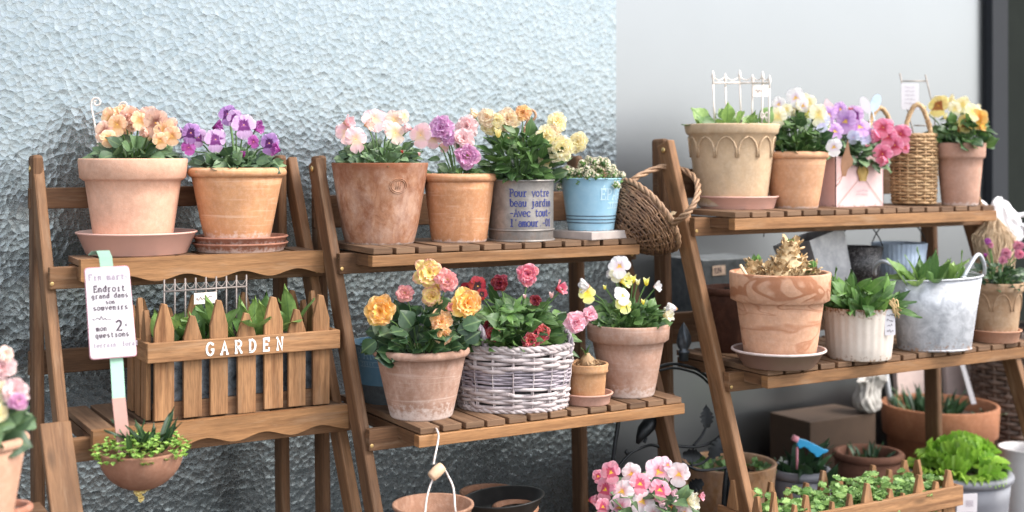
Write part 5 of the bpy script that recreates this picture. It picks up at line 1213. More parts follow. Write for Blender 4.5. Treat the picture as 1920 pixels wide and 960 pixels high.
add_flowers(T, I, [(1760, 199, 40, 'v', 'yellowblotch'), (1805, 197, 30, 'v', 'yellow'), (1782, 190, 22, 'n', 'yellow'), (1824, 212, 34, 'v', 'yellow'), (1836, 224, 34, 'v', 'orange'), (1811, 231, 34, 'v', 'yellowblotch'), (1732, 204, 16, 'b', 'yellow'), (1840, 238, 18, 'n', 'orange'), (1790, 205, 26, 'v', 'cream'), (1772, 216, 16, 'b', 'cream')], I['rng'])
mb = MB(); dd = d0 + .06
for pts in ([(1687, 137), (1700, 200), (1716, 262), (1722, 300)], [(1735, 140), (1742, 170), (1752, 210), (1756, 300)], [(1692, 152), (1738, 152)], [(1714, 235), (1752, 236)]): mb.tube(px_path(pts, dd), .0016, 5)
T = thing('wire_ladder_stake', 'slim grey wire ladder stake carrying a white card above the willow basket', 'plant stake', tuple(PD(1722, 300, dd)))
sub(T, 'ladder', mb, plain('tan_wire', (.34, .29, .25), .5, .1, .4))
mb = MB(); mb.prism(rounded(*[PD(x, y, dd - .004) for x, y in [(1690, 205), (1723, 205), (1723, 156), (1690, 156)]], .003), FW * .0012); cdp = sub(T, 'card', mb, CARDW)
mb = MB(); o_ = PD(1690, 205, dd - .0046); pmc = plane_map(o_, RT, UP, -FW); kk = dd / F
for i in range(5): scribble(mb, 6 * kk, (10 + 7.5 * i) * kk, 20 * kk, 3 * kk, pmc, .0006, 60 + i, .0004)
sub(cdp, 'lettering', mb, INKF)

# ------------------------------------------------------------------ right stand, lower tier
PLAS = plain('brown_plastic', (.23, .135, .105), .4, .05, 0, 30, 0)
so, sp, sd_, sh = saucer('saucer', 'brown plastic saucer with a pale rim under the marbled pot', 1460, 662, 696, 172, 132, DL, PLAS)
mb = MB(); rr_ = 172 * .5 * sd_ / F; mb.tube([sp + Vector((rr_ * math.cos(a), rr_ * math.sin(a), sh - .0005)) for a in [i * 2 * math.pi / 56 for i in range(56)]], .0026, 6, closed=True); sub(so, 'pale_rim', mb, plain('dusty_rim', (.55, .44, .40), .6))
m = TC('marbled_terracotta', (.62, .345, .215), (.34, .12, .05), (.72, .48, .37), .10, .018, .1, marble=.95, h=.165)
T, I = make_pot('potted_amaryllis', 'big marbled terracotta pot of cut back amaryllis bulbs on a brown saucer', None, 1462, 509, 676, 190, 128, DL, 'collar', m, 55, 46, d=sd_, zb=sp.z + .006)
BULB = leaf_mat('papery_bulb', (.44, .28, .13), (.72, .55, .32), (.5, .33, .18), .7, .1, .6); c_ = I['c']; rg = I['rng']; k = I['d'] / F
def bulb(px, py_top, px_base, py_base, w_, dd):
    mb = MB(); n = 14; H_ = (py_base - py_top) * k; pts = []; rad = []
    for i in range(n):
        t = i / (n - 1); pts.append(PD(px_base + (px - px_base) * t, py_base + (py_top - py_base) * t, I['d'] + dd)); rad.append(w_ * .5 * k * (.80 + .25 * math.sin(math.pi * min(1, t * 1.7)) - .50 * t + .05 * rg.uniform(-1, 1)))
    mb.tube(pts, rad, 14)
    for j in range(int(2.6 * n * w_ / 20)):
        i = rg.randrange(n); a = rg.uniform(0, 6.28); e = Vector((math.cos(a), math.sin(a), 0)); q = pts[i] + e * rad[i] * rg.uniform(.86, 1.02)
        mb.patch(q, UP * rg.uniform(.4, 1.2) + e * rg.uniform(.0, .7) + RT * rg.uniform(-.5, .5), e, rg.uniform(.007, .016), rg.uniform(.008, .016), leaf_shape, .18, rg.uniform(-.9, .3), .10, 3, rg.uniform(0, 6), 4, 4)
    return mb
for q_ in [(1484, 452, 1477, 516, 70, -.005), (1462, 495, 1470, 520, 52, -.03), (1411, 490, 1417, 520, 36, -.01), (1522, 494, 1516, 518, 28, .0), (1440, 500, 1446, 522, 34, -.02)]: sub(T, 'bulb', bulb(*q_), BULB)
for (x, y, w_, h_) in [(1482, 456, 14, 20), (1412, 494, 20, 26), (1419, 484, 14, 18), (1523, 494, 14, 14), (1520, 508, 10, 12)]:
    mb = MB(); q = PD(x, y + h_ * .5, I['d'] - .012)
    for j in range(3): mb.patch(q + RT * (j - 1) * 4 * k, UP + RT * rg.uniform(-.2, .2), -FW + RT * (j - 1) * .5, h_ * k, w_ * .7 * k, strap_shape, .2, .1, .02, 2, 0, 4, 4)
    sub(T, 'green_shoot', mb, LEAF_B)
mb = MB(); mb.tube([PD(1388, 497, I['d'] - .03), PD(1402, 520, I['d'] - .05)], .003, 6); sub(T, 'cut_stalk', mb, plain('straw_stalk', (.70, .54, .34), .6))

m = TC('dark_reddish_clay', (.11, .045, .027), (.05, .022, .015), (.17, .085, .06), .5, 0)  # very dark reddish brown clay, mottled
T, I = make_pot('clay_pot', 'dark reddish brown clay pot in the shade behind the marbled pot', None, 1378, 537, 668, 128, 98, DL, 'roll', m, 7, 47, d=dY(1378, 2.0), zb=H - DL, cat='pot')

wm = metal('chalky_white_tin', (.62, .53, .45), (.68, .60, .52), .55, 0.0, 1.0, .011, 1.0, .010, .094)
T, I = make_pot('fluted_tin', 'white fluted tin planter with rust specks and leafy green shoots', None, 1611, 574, 679, 130, 116, DL, 'straight', wm, 0, 48, wall=.002, cat='tin planter', seg=130, amp=0)
for v in I['pot'].data.vertices:
    if v.co.z > .004 and v.co.z < I['h'] + .002:
        a = math.atan2(v.co.y, v.co.x); f_ = 1 + .022 * abs(math.cos(13 * a)); v.co.x *= f_; v.co.y *= f_
mb = MB(); foliage(mb, None, I['c'], I['ri'] * 1.0, .05, 80, .05, .017, I['rng'], 0, strap_shape, 1.1, .9); blades(mb, I['c'], I['ri'] * .8, 46, .062, .019, I['rng'], .9, leaf_shape, None, (.2, 1.0), .5); sub(T, 'foliage', mb, LEAF_B)
mb = MB(); kk = I['d'] / F; dd = I['d'] - I['r'] * .85
mb.prism(rounded(*[PD(x, y, dd) for x, y in [(1659, 629), (1679, 628), (1678, 580), (1659, 581)]], .002), FW * .001); tg = mesh_obj('price_tag', mb, CARDW, None, PD(1668, 600, dd)); tg['label'] = 'small white price tag tied to the rusty fluted tin with raffia'; tg['category'] = 'tag'
mb = MB(); pmc = plane_map(PD(1659, 629, dd - .0006), RT, UP, -FW)
for i in range(4): scribble(mb, 4 * kk, (6 + 10 * i) * kk, 12 * kk, 4 * kk, pmc, .0007, 80 + i, .0003)
sub(tg, 'lettering', mb, INK)
mb = MB(); rg = I['rng']
for j in range(12):
    q = PD(1672, 574, dd); mb.tube(smooth([q, PD(1672 + rg.uniform(-8, 18), 568 + rg.uniform(-10, 6), dd - .004), PD(1676 + rg.uniform(-4, 16), 585 + rg.uniform(-6, 14), dd - .002)], 3), .0013, 4)
o = mesh_obj('raffia_bow', mb, plain('raffia', (.62, .42, .20), .7), None, PD(1675, 575, dd)); o['label'] = 'straw coloured raffia bow on the rim of the white fluted tin'; o['category'] = 'bow'

gm = metal('galvanised_zinc', (.62, .62, .64), (.33, .335, .355), .5, .3, .95, .022, .9)
p0, d0 = locate(1752, 660, DL, .045); k = d0 / F; hB = 134 * k; rb, rt = 67 * k, 88 * k
T = thing('galvanised_bucket', 'oval galvanised bucket with ring handles and broad green tulip leaves', 'bucket', p0)
rot = math.atan2(RT.y, RT.x) + .05; tilt = .06
mb = MB(); mb.lathe([(.001, 0), (rb, 0), (rb + .001, .002), (rb + (rt - rb) * .5, hB * .5), (rt, hB), (rt - .002, hB), (rt - .006, hB * .86), (.001, hB * .86)], 64, p0, 0, None, .72, rot)
for q in mb.v: q.z += (q - p0).dot(RT) * .055 * min(1, (q.z - p0.z) / hB)
bk = sub(T, 'body', mb, gm)
atb = lambda a, z, off=0: p0 + (RT * math.cos(a) * (rb + (rt - rb) * z / hB + off) + RT.cross(UP) * -math.sin(a) * ((rb + (rt - rb) * z / hB) * .72 + off)) + UP * (z + math.cos(a) * rt * .055 * z / hB)
mb = MB(); mb.tube([atb(2 * math.pi * i / 60, hB) for i in range(60)], .0022, 6, closed=True); mb.tube([atb(2 * math.pi * i / 60, .003) for i in range(60)], .0018, 6, closed=True); sub(bk, 'rolled_rim', mb, gm)
hnd = metal('pale_zinc_handle', (.68, .70, .73), (.45, .47, .5), .4, .5)
for pts in ([(1700, 546), (1692, 520), (1676, 500), (1655, 490), (1641, 500), (1640, 515)], [(1806, 520), (1832, 478), (1844, 492), (1846, 510), (1842, 517)]):
    mb = MB(); pp = smooth([PD(x, y, d0 - .045 + .018 * i) for i, (x, y) in enumerate(pts)], 5); mb.tube(pp, .0040, 8); mb.lathe([(.0005, -.003), (.007, -.001), (.007, .001), (.0005, .003)], 10, pp[0]); sub(T, 'handle', mb, hnd)
cG = p0 + UP * hB * .88; mb = MB(); mb.lathe([(.001, .002), (rt * .9, 0)], 30, cG, 0, None, .72, rot); sub(T, 'soil', mb, SOIL)
mb = MB(); rng = random.Random(49); blades(mb, cG, rt * .75, 22, .075, .040, rng, 1.0, leaf_shape, rt * .5, (.2, .9), .35); blades(mb, cG, rt * .6, 7, .085, .022, rng, .4, blade_shape, rt * .45, (.0, .3), .2); sub(T, 'tulip_leaves', mb, TULIP)

so, sp, sd_, sh = saucer('saucer', 'orange clay saucer under the beige pot at the right end', 1866, 620, 645, 94, 82, DL, TC('orange_saucer_clay', (.52, .27, .17), (.4, .18, .1), (.62, .4, .3), .2, 0))
m = TC('sandy_beige_clay', (.42, .275, .165), (.28, .155, .08), (.56, .43, .32), .55, .020, seed=13.)
T, I = make_pot('potted_dianthus', 'sandy beige clay pot of small dusky pink blooms at the right end', None, 1868, 528, 632, 102, 72, DL, 'collar', m, 16, 50, d=sd_, zb=sp.z + .004)
mb = MB(); mpd = cone_map(I['p'], lambda y: I['rb'] + (I['r'] * .93 - I['rb']) * y / I['h'], camdir(I['p'])); kk = I['d'] / F
for i in range(-3, 4):
    wv = 38 * kk; x0 = i * wv - 8 * kk; mb.tube([mpd(x0 + wv * .5 + wv * .42 * math.cos(a), I['h'] - 52 * kk + 32 * kk * math.sin(a), .0004) for a in [math.pi * j / 10 for j in range(11)]], .0016, 5)
sub(I['pot'], 'raised_arches', mb, m)
mb = MB(); st = MB(); foliage(mb, st, I['c'], I['ri'] * 1.1, .05, 170, .020, .009, I['rng'], 0, leaf_shape, .6, .8); sub(T, 'foliage', mb, LEAF_D); sub(T, 'petioles', st, STEM)
add_flowers(T, I, [(1852, 452, 12, 'r', 'magenta'), (1857, 460, 12, 'r', 'dustyrose'), (1886, 475, 20, 'r', 'dustyrose'), (1880, 488, 16, 'r', 'dustyrose'), (1910, 462, 20, 'r', 'dustyrose'), (1912, 477, 18, 'r', 'hotpink'), (1905, 455, 12, 'b', 'dustyrose'), (1848, 478, 10, 'b', 'magenta')], I['rng'])

# ------------------------------------------------------------------ basket hung on the right stand's leg
WD1 = strand_mat('brown_willow', (.38, .21, .11), (.08, .035, .02), .5); WD2 = strand_mat('pale_twisted_willow', (.42, .26, .15), (.22, .115, .06), .6)
dC = 2.50; k = dC / F; rimc = PD(1214, 404, dC)
vz = (RT * .70 + UP * .54 + FW * .30).normalized()      # from bowl bottom to opening
vx = (RT * .62 - UP * .78); vx = (vx - vz * vx.dot(vz)).normalized(); vy = vz.cross(vx)
rr_ = 79 * k; dep = 74 * k
M = Matrix(((vx.x, vy.x, vz.x, rimc.x - vz.x * dep), (vx.y, vy.y, vz.y, rimc.y - vz.y * dep), (vx.z, vy.z, vz.z, rimc.z - vz.z * dep), (0, 0, 0, 1)))
rng = random.Random(51)
T = thing('hanging_basket', 'brown willow basket hung tilted by its twisted handle on the right stand', 'basket', tuple(rimc - vz * dep))
rfb = lambda z: rr_ * max(.05, math.sin(min(1.5708, .06 + 1.51 * z / dep))) ** .75
wv_, at_ = woven(Vector((0, 0, 0)), rfb, .0, dep * .97, 30, 24, .0019, rng, 1, 0, 144, 1.1, M, .0020, 1.6); sub(T, 'woven_willow', wv_, WD1)
mb = MB(); mb.lathe([(.001, -.001), (rfb(.002) - .004, .001)] + [(rfb(z) - .006, z) for z in [dep * t / 8 for t in range(1, 9)]], 36); mb.v = [M @ q for q in mb.v]; sub(T, 'inner_shadow_lining', mb, plain('basket_shade_brown', (.05, .028, .018), .9))  # dark sheet behind the weave stands in for the basket's inner shade
sub(T, 'braided_rim', braid([at_(2 * math.pi * i / 60, dep, .001) for i in range(60)], .0035, .0036, 12, 3, 6, True), WD2)
hp = [(1176, 351, .0), (1190, 335, .0), (1215, 322, .03), (1245, 313, .05), (1280, 318, .05), (1303, 335, .0), (1309, 352, -.05), (1305, 375, -.10), (1290, 398, -.12), (1272, 412, -.10), (1258, 425, -.05)]
sub(T, 'handle', braid(smooth([PD(x, y, dC + o_) for x, y, o_ in hp], 5), .0036, .0032, 5, 3), WD2)
mb = MB()
for j in range(60):
    q = PD(1238 + rng.uniform(-16, 18), 414 + rng.uniform(-14, 16), dC - .02 + rng.uniform(-.01, .02)); a = rng.uniform(0, 6.28)
    mb.patch(q, RT * math.cos(a) + UP * math.sin(a), -FW + UP * .4, .016, .008, leaf_shape, .1, .6, .1, 3, 0, 3, 4)
sub(T, 'dried_leaves', mb, leaf_mat('dried_leaf', (.48, .33, .18), (.66, .52, .34), (.5, .35, .2), .7, .2))

# ------------------------------------------------------------------ under the middle stand
bm = TC('rusty_pail', (.34, .185, .12), (.19, .085, .045), (.50, .34, .25), .5, 0)
YP = 1.79; d_ = dY(812, YP); k = d_ / F; pc = PD(812, 946, d_); rt = 76 * k; hP = .105
T = thing('hanging_pail', 'rusty clay pail hanging by wire from the front edge of the middle shelf', 'pail', pc - UP * hP)
mb = MB(); mb.lathe([(.001, -hP), (rt * .72, -hP), (rt * .74, -hP + .003), (rt * .95, -.006), (rt, -.003), (rt * 1.01, 0), (rt, .002), (rt - .005, .001), (rt - .008, -.03), (rt * .7, -.035), (.001, -.036)], 48, pc, 0, wobble(R, .005)); sub(T, 'pail', mb, bm)
top = P(815, 806, 1.846); wire = smooth([P(806, 802, 1.90) + UP * .001, P(814, 802, 1.87) + UP * .0015, P(820, 808, 1.842), P(822, 822, 1.838), P(815, 858, 1.82), P(813, 870, 1.80)], 5)
grip = [P(808, 895, YP), P(830, 874, YP)]
mb = MB(); mb.tube(wire, .0017, 6); mb.tube(smooth([grip[1], P(840, 892, YP), P(850, 915, YP - .01), P(853, 950, YP - .03), pc + RT * rt * .60 - FW * rt * .8], 5), .0017, 6)
mb.tube(smooth([grip[0], P(812, 897, YP), P(806, 912, YP), P(800, 935, YP - .02), P(797, 962, YP - .05)], 5), .0017, 6); sub(T, 'wire_handle', mb, plain('cream_wire', (.68, .60, .55), .4, .05, .3))
mb = MB(); mb.tube([grip[0], grip[0].lerp(grip[1], .1), grip[0].lerp(grip[1], .5), grip[0].lerp(grip[1], .9), grip[1]], [.0075, .0085, .0095, .0085, .0070], 14); sub(T, 'wooden_grip', mb, plain('pale_turned_wood', (.62, .42, .27), .5))
zt3 = H - .725; m = TC('plain_stacked_clay', (.44, .22, .13), (.3, .13, .07), (.6, .4, .3), .3, 0)
T2, I2 = make_pot('clay_pot', 'orange clay pot under the black tray beneath the middle stand', None, 966, 946, 1010, 90, 70, 0, 'roll', m, 7, 61, d=2.30, zb=zt3, cat='pot')
mb = MB(); d_ = 2.30; k = d_ / F; pc = PD(944, 932, d_); rt = 76 * k
prof = [(.001, -.026), (rt * .80, -.026), (rt * .82, -.024), (rt * .96, -.004), (rt * 1.02, 0), (rt * 1.02, .0015), (rt * .95, .001), (rt * .80, -.022), (.001, -.0225)]
mb.lathe(prof, 48, pc)
for q in mb.v: q.z += (q - pc).dot(RT) * .08
o = mesh_obj('black_tray', mb, plain('dusty_black_plastic', (.028, .026, .024), .5, .4, 0, 40, .2), None, pc - UP * .026); o['label'] = 'round black dusty tray tipped on a clay pot beneath the middle stand'; o['category'] = 'tray'
T2, I2 = make_pot('clay_saucer_pot', 'second clay pot stacked behind the black tray beneath the middle stand', None, 918, 921, 1020, 112, 80, 0, 'straight', m, 0, 62, d=2.42, zb=zt3, cat='pot')
m = TC('low_clay', (.45, .23, .14), (.3, .13, .07), (.6, .4, .3), .3, 0)
T, I = make_pot('potted_pansy', 'pot of pink and white pansies at the foot of the middle stand', 'potted pansies', 1212, 975, 1060, 150, 112, 0, 'roll', m, 8, 63, d=2.24, zb=zt3)
mb = MB(); st = MB(); foliage(mb, st, I['c'], I['ri'] * 1.2, .085, 150, .032, .022, I['rng'], 0, leaf_shape, .7, .7); sub(T, 'foliage', mb, LEAF_G); sub(T, 'petioles', st, STEM)
add_flowers(T, I, [(1146, 886, 38, 'v', 'deeppink'), (1136, 918, 40, 'v', 'deeppink'), (1184, 889, 38, 'v', 'pinkwhite'), (1200, 908, 40, 'v', 'deeppink'), (1234, 885, 48, 'v', 'softpink'), (1273, 890, 42, 'v', 'pinkwhite'), (1167, 922, 42, 'v', 'pinkwhite'), (1237, 920, 40, 'v', 'deeppink'), (1205, 941, 46, 'v', 'pinkwhite'), (1163, 951, 42, 'v', 'softpink'), (1258, 953, 42, 'v', 'softpink'), (1296, 939, 34, 'n', 'cream'), (1314, 930, 16, 'n', 'deeppink'), (1262, 926, 20, 'n', 'softpink'), (1252, 872, 22, 'v', 'softpink'), (1283, 962, 30, 'v', 'pinkwhite'), (1130, 950, 30, 'v', 'deeppink'), (1225, 965, 36, 'v', 'pinkwhite')], I['rng'])

# wrought iron bird trellis
YI = 1.98; T = thing('iron_trellis', 'black wrought iron trellis with leaves a bird and a spiral finial', 'trellis', tuple(P(1250, 960, YI))[:2] + (0,))
mb = MB()
for pts, r_ in [([(1172, 700), (1165, 760), (1159, 793), (1149, 868), (1140, 990)], .0042), ([(1140, 905), (1160, 875), (1180, 852), (1199, 841), (1220, 834), (1240, 838), (1265, 836), (1301, 838), (1330, 831), (1350, 817), (1365, 795)], .003), ([(1300, 836), (1315, 818), (1325, 798)], .0026), ([(1265, 847), (1276, 864), (1297, 877), (1317, 882), (1361, 877), (1385, 868)], .003), ([(1295, 873), (1315, 869), (1331, 857)], .0026), ([(1362, 880), (1358, 920), (1354, 1000)], .0045), ([(1370, 876), (1366, 920), (1363, 1000)], .0045), ([(1235, 687), (1262, 682), (1290, 687), (1310, 695), (1330, 710)], .003), ([(1235, 695), (1262, 690), (1290, 695), (1312, 704), (1330, 720)], .0025), ([(1208, 830), (1212, 820)], .003)]:
    mb.tube(smooth([P(x, y, YI) for x, y in pts], 5), r_, 7)
mb.tube([P(1140, 985, YI), P(1135, 1200, YI) * 1.0], .0055, 7)
for x in (1354, 1363): q = P(x, 998, YI); mb.tube([q, Vector((q.x, q.y, 0))], .0045, 7)
q = P(1138, 1100, YI); mb.tube([q, Vector((q.x, q.y, 0))], .0055, 7)
sub(T, 'scroll_work', mb, IRON)
mb = MB(); kI = dY(1300, YI) / F
ser = lambda v: max(.03, math.sin(math.pi * min(.98, .08 + .9 * v)) ** .8 * (1 + .16 * math.sin(v * 30)))
for (x, y, L_, W_, ang) in [(1325, 802, 44, 24, 90), (1332, 858, 46, 28, 58), (1280, 853, 40, 26, -4), (1318, 902, 36, 26, 210)]:
    lf = MB(); lf.patch(P(x, y, YI - .006), RT * math.cos(D2R(ang)) + UP * math.sin(D2R(ang)), -FW, L_ * kI, W_ * kI, ser, .12, .3, .02, 3, 0, 4, 22); sub(T, 'leaf', lf, IRON)
mb = MB(); bp = [(1228, 778, 5), (1224, 786, 10), (1216, 797, 14), (1207, 808, 13), (1200, 820, 8), (1195, 832, 3)]; mb.tube([P(x, y, YI - .004) for x, y, r_ in bp], [r_ * kI for x, y, r_ in bp], 12); sub(T, 'bird', mb, IRON)
mb = MB(); mb.lathe([(.0005, -.006), (.005, 0), (.0005, .006)], 10, P(1175, 848, YI - .006)); sub(T, 'berry', mb, IRON)
mb = MB(); fz = P(1282, 676, YI); kf = dY(1282, YI) / F
prof = [(.001, 0), (9, 0), (9, 14), (11, 15), (11, 18), (7, 20), (10, 25), (13, 34), (12, 46), (8, 58), (3, 68), (.3, 72)]
mb.lathe([(a * kf, b_ * kf) for a, b_ in prof], 40, fz, 0, lambda a, z: 1 + (.14 * math.sin(5 * a + z * 110) if z > 20 * kf else 0)); sub(T, 'finial', mb, IRON_G)

# ------------------------------------------------------------------ behind the right stand
Yb_ = 2.28; a_, b_ = P(1316, 489, Yb_), P(1428, 480, Yb_); zb_ = P(1370, 600, Yb_).z; ztp = (a_.z + b_.z) / 2
ZN = metal('dark_zinc', (.13, .14, .145), (.07, .078, .08), .5, .4)
T = thing('wall_box', 'dark zinc wall box with a small number label behind the marbled pot', 'box', (a_.x, Yb_, zb_))
mb = MB(); mb.prism([(a_.x, Yb_, zb_), (b_.x, Yb_, zb_), (b_.x, Yb_, ztp), (a_.x, Yb_, ztp)], (0, YW - .008 - Yb_, 0)); bx = sub(T, 'body', mb, ZN, bevel=.003)
mb = MB(); q = [P(1336, 517, Yb_ - .001), P(1360, 515, Yb_ - .001), P(1359.5, 497, Yb_ - .001), P(1335.5, 499, Yb_ - .001)]; mb.prism(rounded(*q, .0015), (0, -.001, 0)); lb = sub(bx, 'number_label', mb, plain('aged_label', (.62, .45, .33), .6))
mb = MB(); lettering(mb, '129', .0028, .005, .0125, .0072, .0019, plane_map(q[0] + Vector((0, -.0011, 0)), (q[1] - q[0]).normalized(), UP, Vector((0, -1, 0)))); sub(lb, 'lettering', mb, INK)
# open zinc box hanging
def open_box(name, label, cpx, cpy, d, w_, dp, h_, rz, ti, mt, cat, taper=.85):
    c = PD(cpx, cpy, d); T = thing(name, label, cat, c)
    mb = MB(); Mx = Matrix.Rotation(ti, 3, FW) @ Matrix.Rotation(rz, 3, 'Z')
    def ringp(s, z): return [c + Mx @ Vector((sx * w_ / 2 * s, sy * dp / 2 * s, z)) for sx, sy in ((-1, -1), (1, -1), (1, 1), (-1, 1))]
    rows = [ringp(taper, -h_), ringp(1, 0), ringp(.965, 0), ringp(taper * .95, -h_ + .004)]
    mb.grid(rows, None, True, 0, False); b = len(mb.v); mb.v.extend(ringp(taper, -h_)); mb.face([b, b + 1, b + 2, b + 3], None, 0, False)
    mb.v.extend(ringp(taper * .95, -h_ + .005)); mb.face([b + 7, b + 6, b + 5, b + 4], None, 0, False)
    o = sub(T, 'body', mb, mt, bevel=.0015); return T, c
LZ = metal('pale_zinc_sheet', (.40, .39, .40), (.27, .27, .28), .5, .35)
T, c = open_box('zinc_trough', 'open pale zinc trough hanging tilted behind the amaryllis bulbs', 1515, 443, 2.74, .115, .105, .12, .10, -.28, LZ, 'trough')
mb = MB()
for (xa, xb, yb_) in [(1395, 1338, 478), (1397, 1432, 500)]: pass
UPB = lambda px: Vector((XY(px, 2.117), 2.117, H - .055))
mb.tube([UPB(1440), PD(1432, 444, 2.72)], .0012, 5); mb.tube([UPB(1550), PD(1585, 444, 2.76)], .0012, 5); sub(T, 'wire_handle', mb, IRON)
fl = MB(); cF = PD(1612, 462, 2.78); hF = .085; rF = .050
fm, nt, b = newmat('black_floral_enamel', .45); vz_ = noise(nt, objc(nt), 55, 2, 3.5); lk(nt, ramp(nt, vz_, [(.50, (.025, .022, .022)), (.53, (.25, .23, .23)), (.57, (.025, .022, .022))]), b.inputs['Base Color'])
T = thing('floral_pot', 'black pot with a pale swirled pattern hanging behind the white fluted tin', 'pot', cF - UP * hF)
fl.lathe([(.001, -hF), (rF * .75, -hF), (rF, 0), (rF * .96, .0), (rF * .72, -hF + .005), (.001, -hF + .006)], 36, cF); sub(T, 'body', fl, fm)
mb = MB(); mb.tube(arc3(cF - RT * rF, cF + RT * rF, UP * .055, 18), .0014, 5); sub(T, 'wire_handle', mb, IRON)
cF = PD(1686, 455, 2.84); rF = .060; hF = .10; T = thing('ribbed_pail', 'pale blue ribbed metal pail hanging behind the galvanised bucket', 'pail', cF - UP * hF)
mb = MB(); mb.lathe([(.001, -hF), (rF * .8, -hF), (rF, 0), (rF * .96, 0), (rF * .77, -hF + .005), (.001, -hF + .006)], 144, cF, 0, lambda a, z: 1 + .012 * math.cos(36 * a)); sub(T, 'body', mb, metal('pale_blue_zinc', (.42, .50, .60), (.36, .43, .53), .5, .2))
mb = MB(); mb.tube(arc3(cF - RT * rF, cF + RT * rF, UP * .06, 18), .0014, 5); sub(T, 'wire_handle', mb, IRON)

# straw bundle and white plastic bag at the right end
rng = random.Random(71); dB_ = 2.86; k = dB_ / F
T = thing('straw_bundle', 'shaggy straw bundle hanging off the right end of the stand', 'straw bundle', PD(1865, 500, dB_))
mb = MB()
for j in range(620):
    a = rng.uniform(0, 6.28); q = rng.random() ** .5; tx, ty = 1862 + rng.uniform(-12, 12), 414 + rng.uniform(-6, 8)
    ex, ey = 1866 + math.cos(a) * 34 * q + rng.uniform(-6, 6), 500 + rng.uniform(-30, 14)
    off = math.sin(a) * 34 * k * q
    mb.tube([PD(tx, ty, dB_ + off * .3), PD((tx + ex) / 2 + rng.uniform(-10, 10) + math.cos(a) * 16, (ty + ey) / 2 - 6, dB_ + off), PD(ex, ey, dB_ + off)], .0008, 3, 0, False)
sub(T, 'straw', mb, strand_mat('straw_fibre', (.80, .62, .42), (.60, .42, .26), .8))
mb = MB(); mb.tube(smooth([PD(1842, 392, dB_), PD(1836, 372, dB_), PD(1828, 356, dB_), PD(1826, 372, dB_ - .01), PD(1832, 392, dB_ - .01), PD(1850, 416, dB_)], 5), .0035, 6); sub(T, 'rope_loop', mb, strand_mat('jute_rope', (.45, .29, .16), (.28, .16, .08), .8))
def crumpled(c, rx, ry, rz, seed, n=30, m_=20, amp=.22, f=1.0, neck=0.0):
    rg = random.Random(seed); ws = [(Vector((rg.gauss(0, 1), rg.gauss(0, 1), rg.gauss(0, 1))).normalized() * rg.uniform(2, 9) * f, rg.uniform(0, 6), rg.uniform(.3, 1)) for _ in range(12)]
    mb = MB(); rows = []
    for i in range(m_ + 1):
        th = math.pi * (.02 + .96 * i / m_); row = []
        for j in range(n):
            a = 2 * math.pi * j / n; u = Vector((math.sin(th) * math.cos(a), math.sin(th) * math.sin(a), math.cos(th)))
            s_ = 1 - amp * (sum(w_ * abs(math.sin(k_.dot(u) + p_)) ** .5 for k_, p_, w_ in ws) / 5 - .8) ; s_ *= 1 - neck * math.exp(-((u.z - .35) / .3) ** 2)
            row.append(c + RT * u.x * rx * s_ + FW * u.y * ry * s_ + UP * u.z * rz * s_)
        rows.append(row)
    mb.grid(rows, None, True); return mb
def film_bag(c, prof, seed):
    rg = random.Random(seed); ph = [rg.uniform(0, 6.28) for _ in range(6)]; mb = MB(); fine = []
    for i in range(len(prof) - 1):
        for t in range(5): fine.append(tuple(prof[i][q] + (prof[i + 1][q] - prof[i][q]) * t / 5 for q in (0, 1)))
    fine.append(prof[-1])
    def wob(a, z):
        f = 1 + .16 * math.sin(3 * a + ph[0] + z * 30) + .10 * abs(math.sin(3.5 * a + ph[1] - z * 55)) - .13 * abs(math.sin(6 * a + ph[2] + 14 * z + math.sin(z * 90 + ph[3]))) + .05 * math.sin(13 * a + ph[4] + z * 120)
        return f
    mb.lathe(fine, 72, c, 0, wob, .75, .4)
    for q in mb.v:
        h = q.z - c.z; q.x += .010 * math.sin(h * 45 + ph[5]); q.z += .007 * math.sin(math.atan2(q.y - c.y, q.x - c.x) * 3 + ph[2]) * min(1, max(0, h / .05))
    return mb
bagm, nt, b = newmat('white_plastic_film', .35, 0, (.82, .79, .79)); b.inputs['Subsurface Weight'].default_value = .2; b.inputs['Subsurface Radius'].default_value = (.02, .02, .02)
T = thing('plastic_bag', 'white plastic bag hanging beside the straw bundle at the far right', 'bag', PD(1880, 430, dB_ + .06))
mb = film_bag(PD(1880, 470, dB_ + .06), [(.004, -.004), (.026, .0), (.038, .014), (.043, .035), (.041, .058), (.034, .082), (.022, .104), (.012, .114), (.004, .117)], 5); sub(T, 'bag', mb, bagm)
mb = MB()
for pts in ([(1895, 405), (1920, 402), (1950, 400)], [(1900, 415), (1920, 424), (1950, 428)], [(1862, 400), (1850, 385), (1840, 378)]):
    rows = [[PD(x, y - 4, dB_ + .05), PD(x, y + 1, dB_ + .045), PD(x, y + 5, dB_ + .055)] for x, y in pts]; mb.grid(rows)
sub(T, 'bag_handles', mb, bagm)
hk = MB(); hk.tube([PD(1842, 380, dB_ + .05), PD(1842, 372, dB_ + .02)], .002, 5)

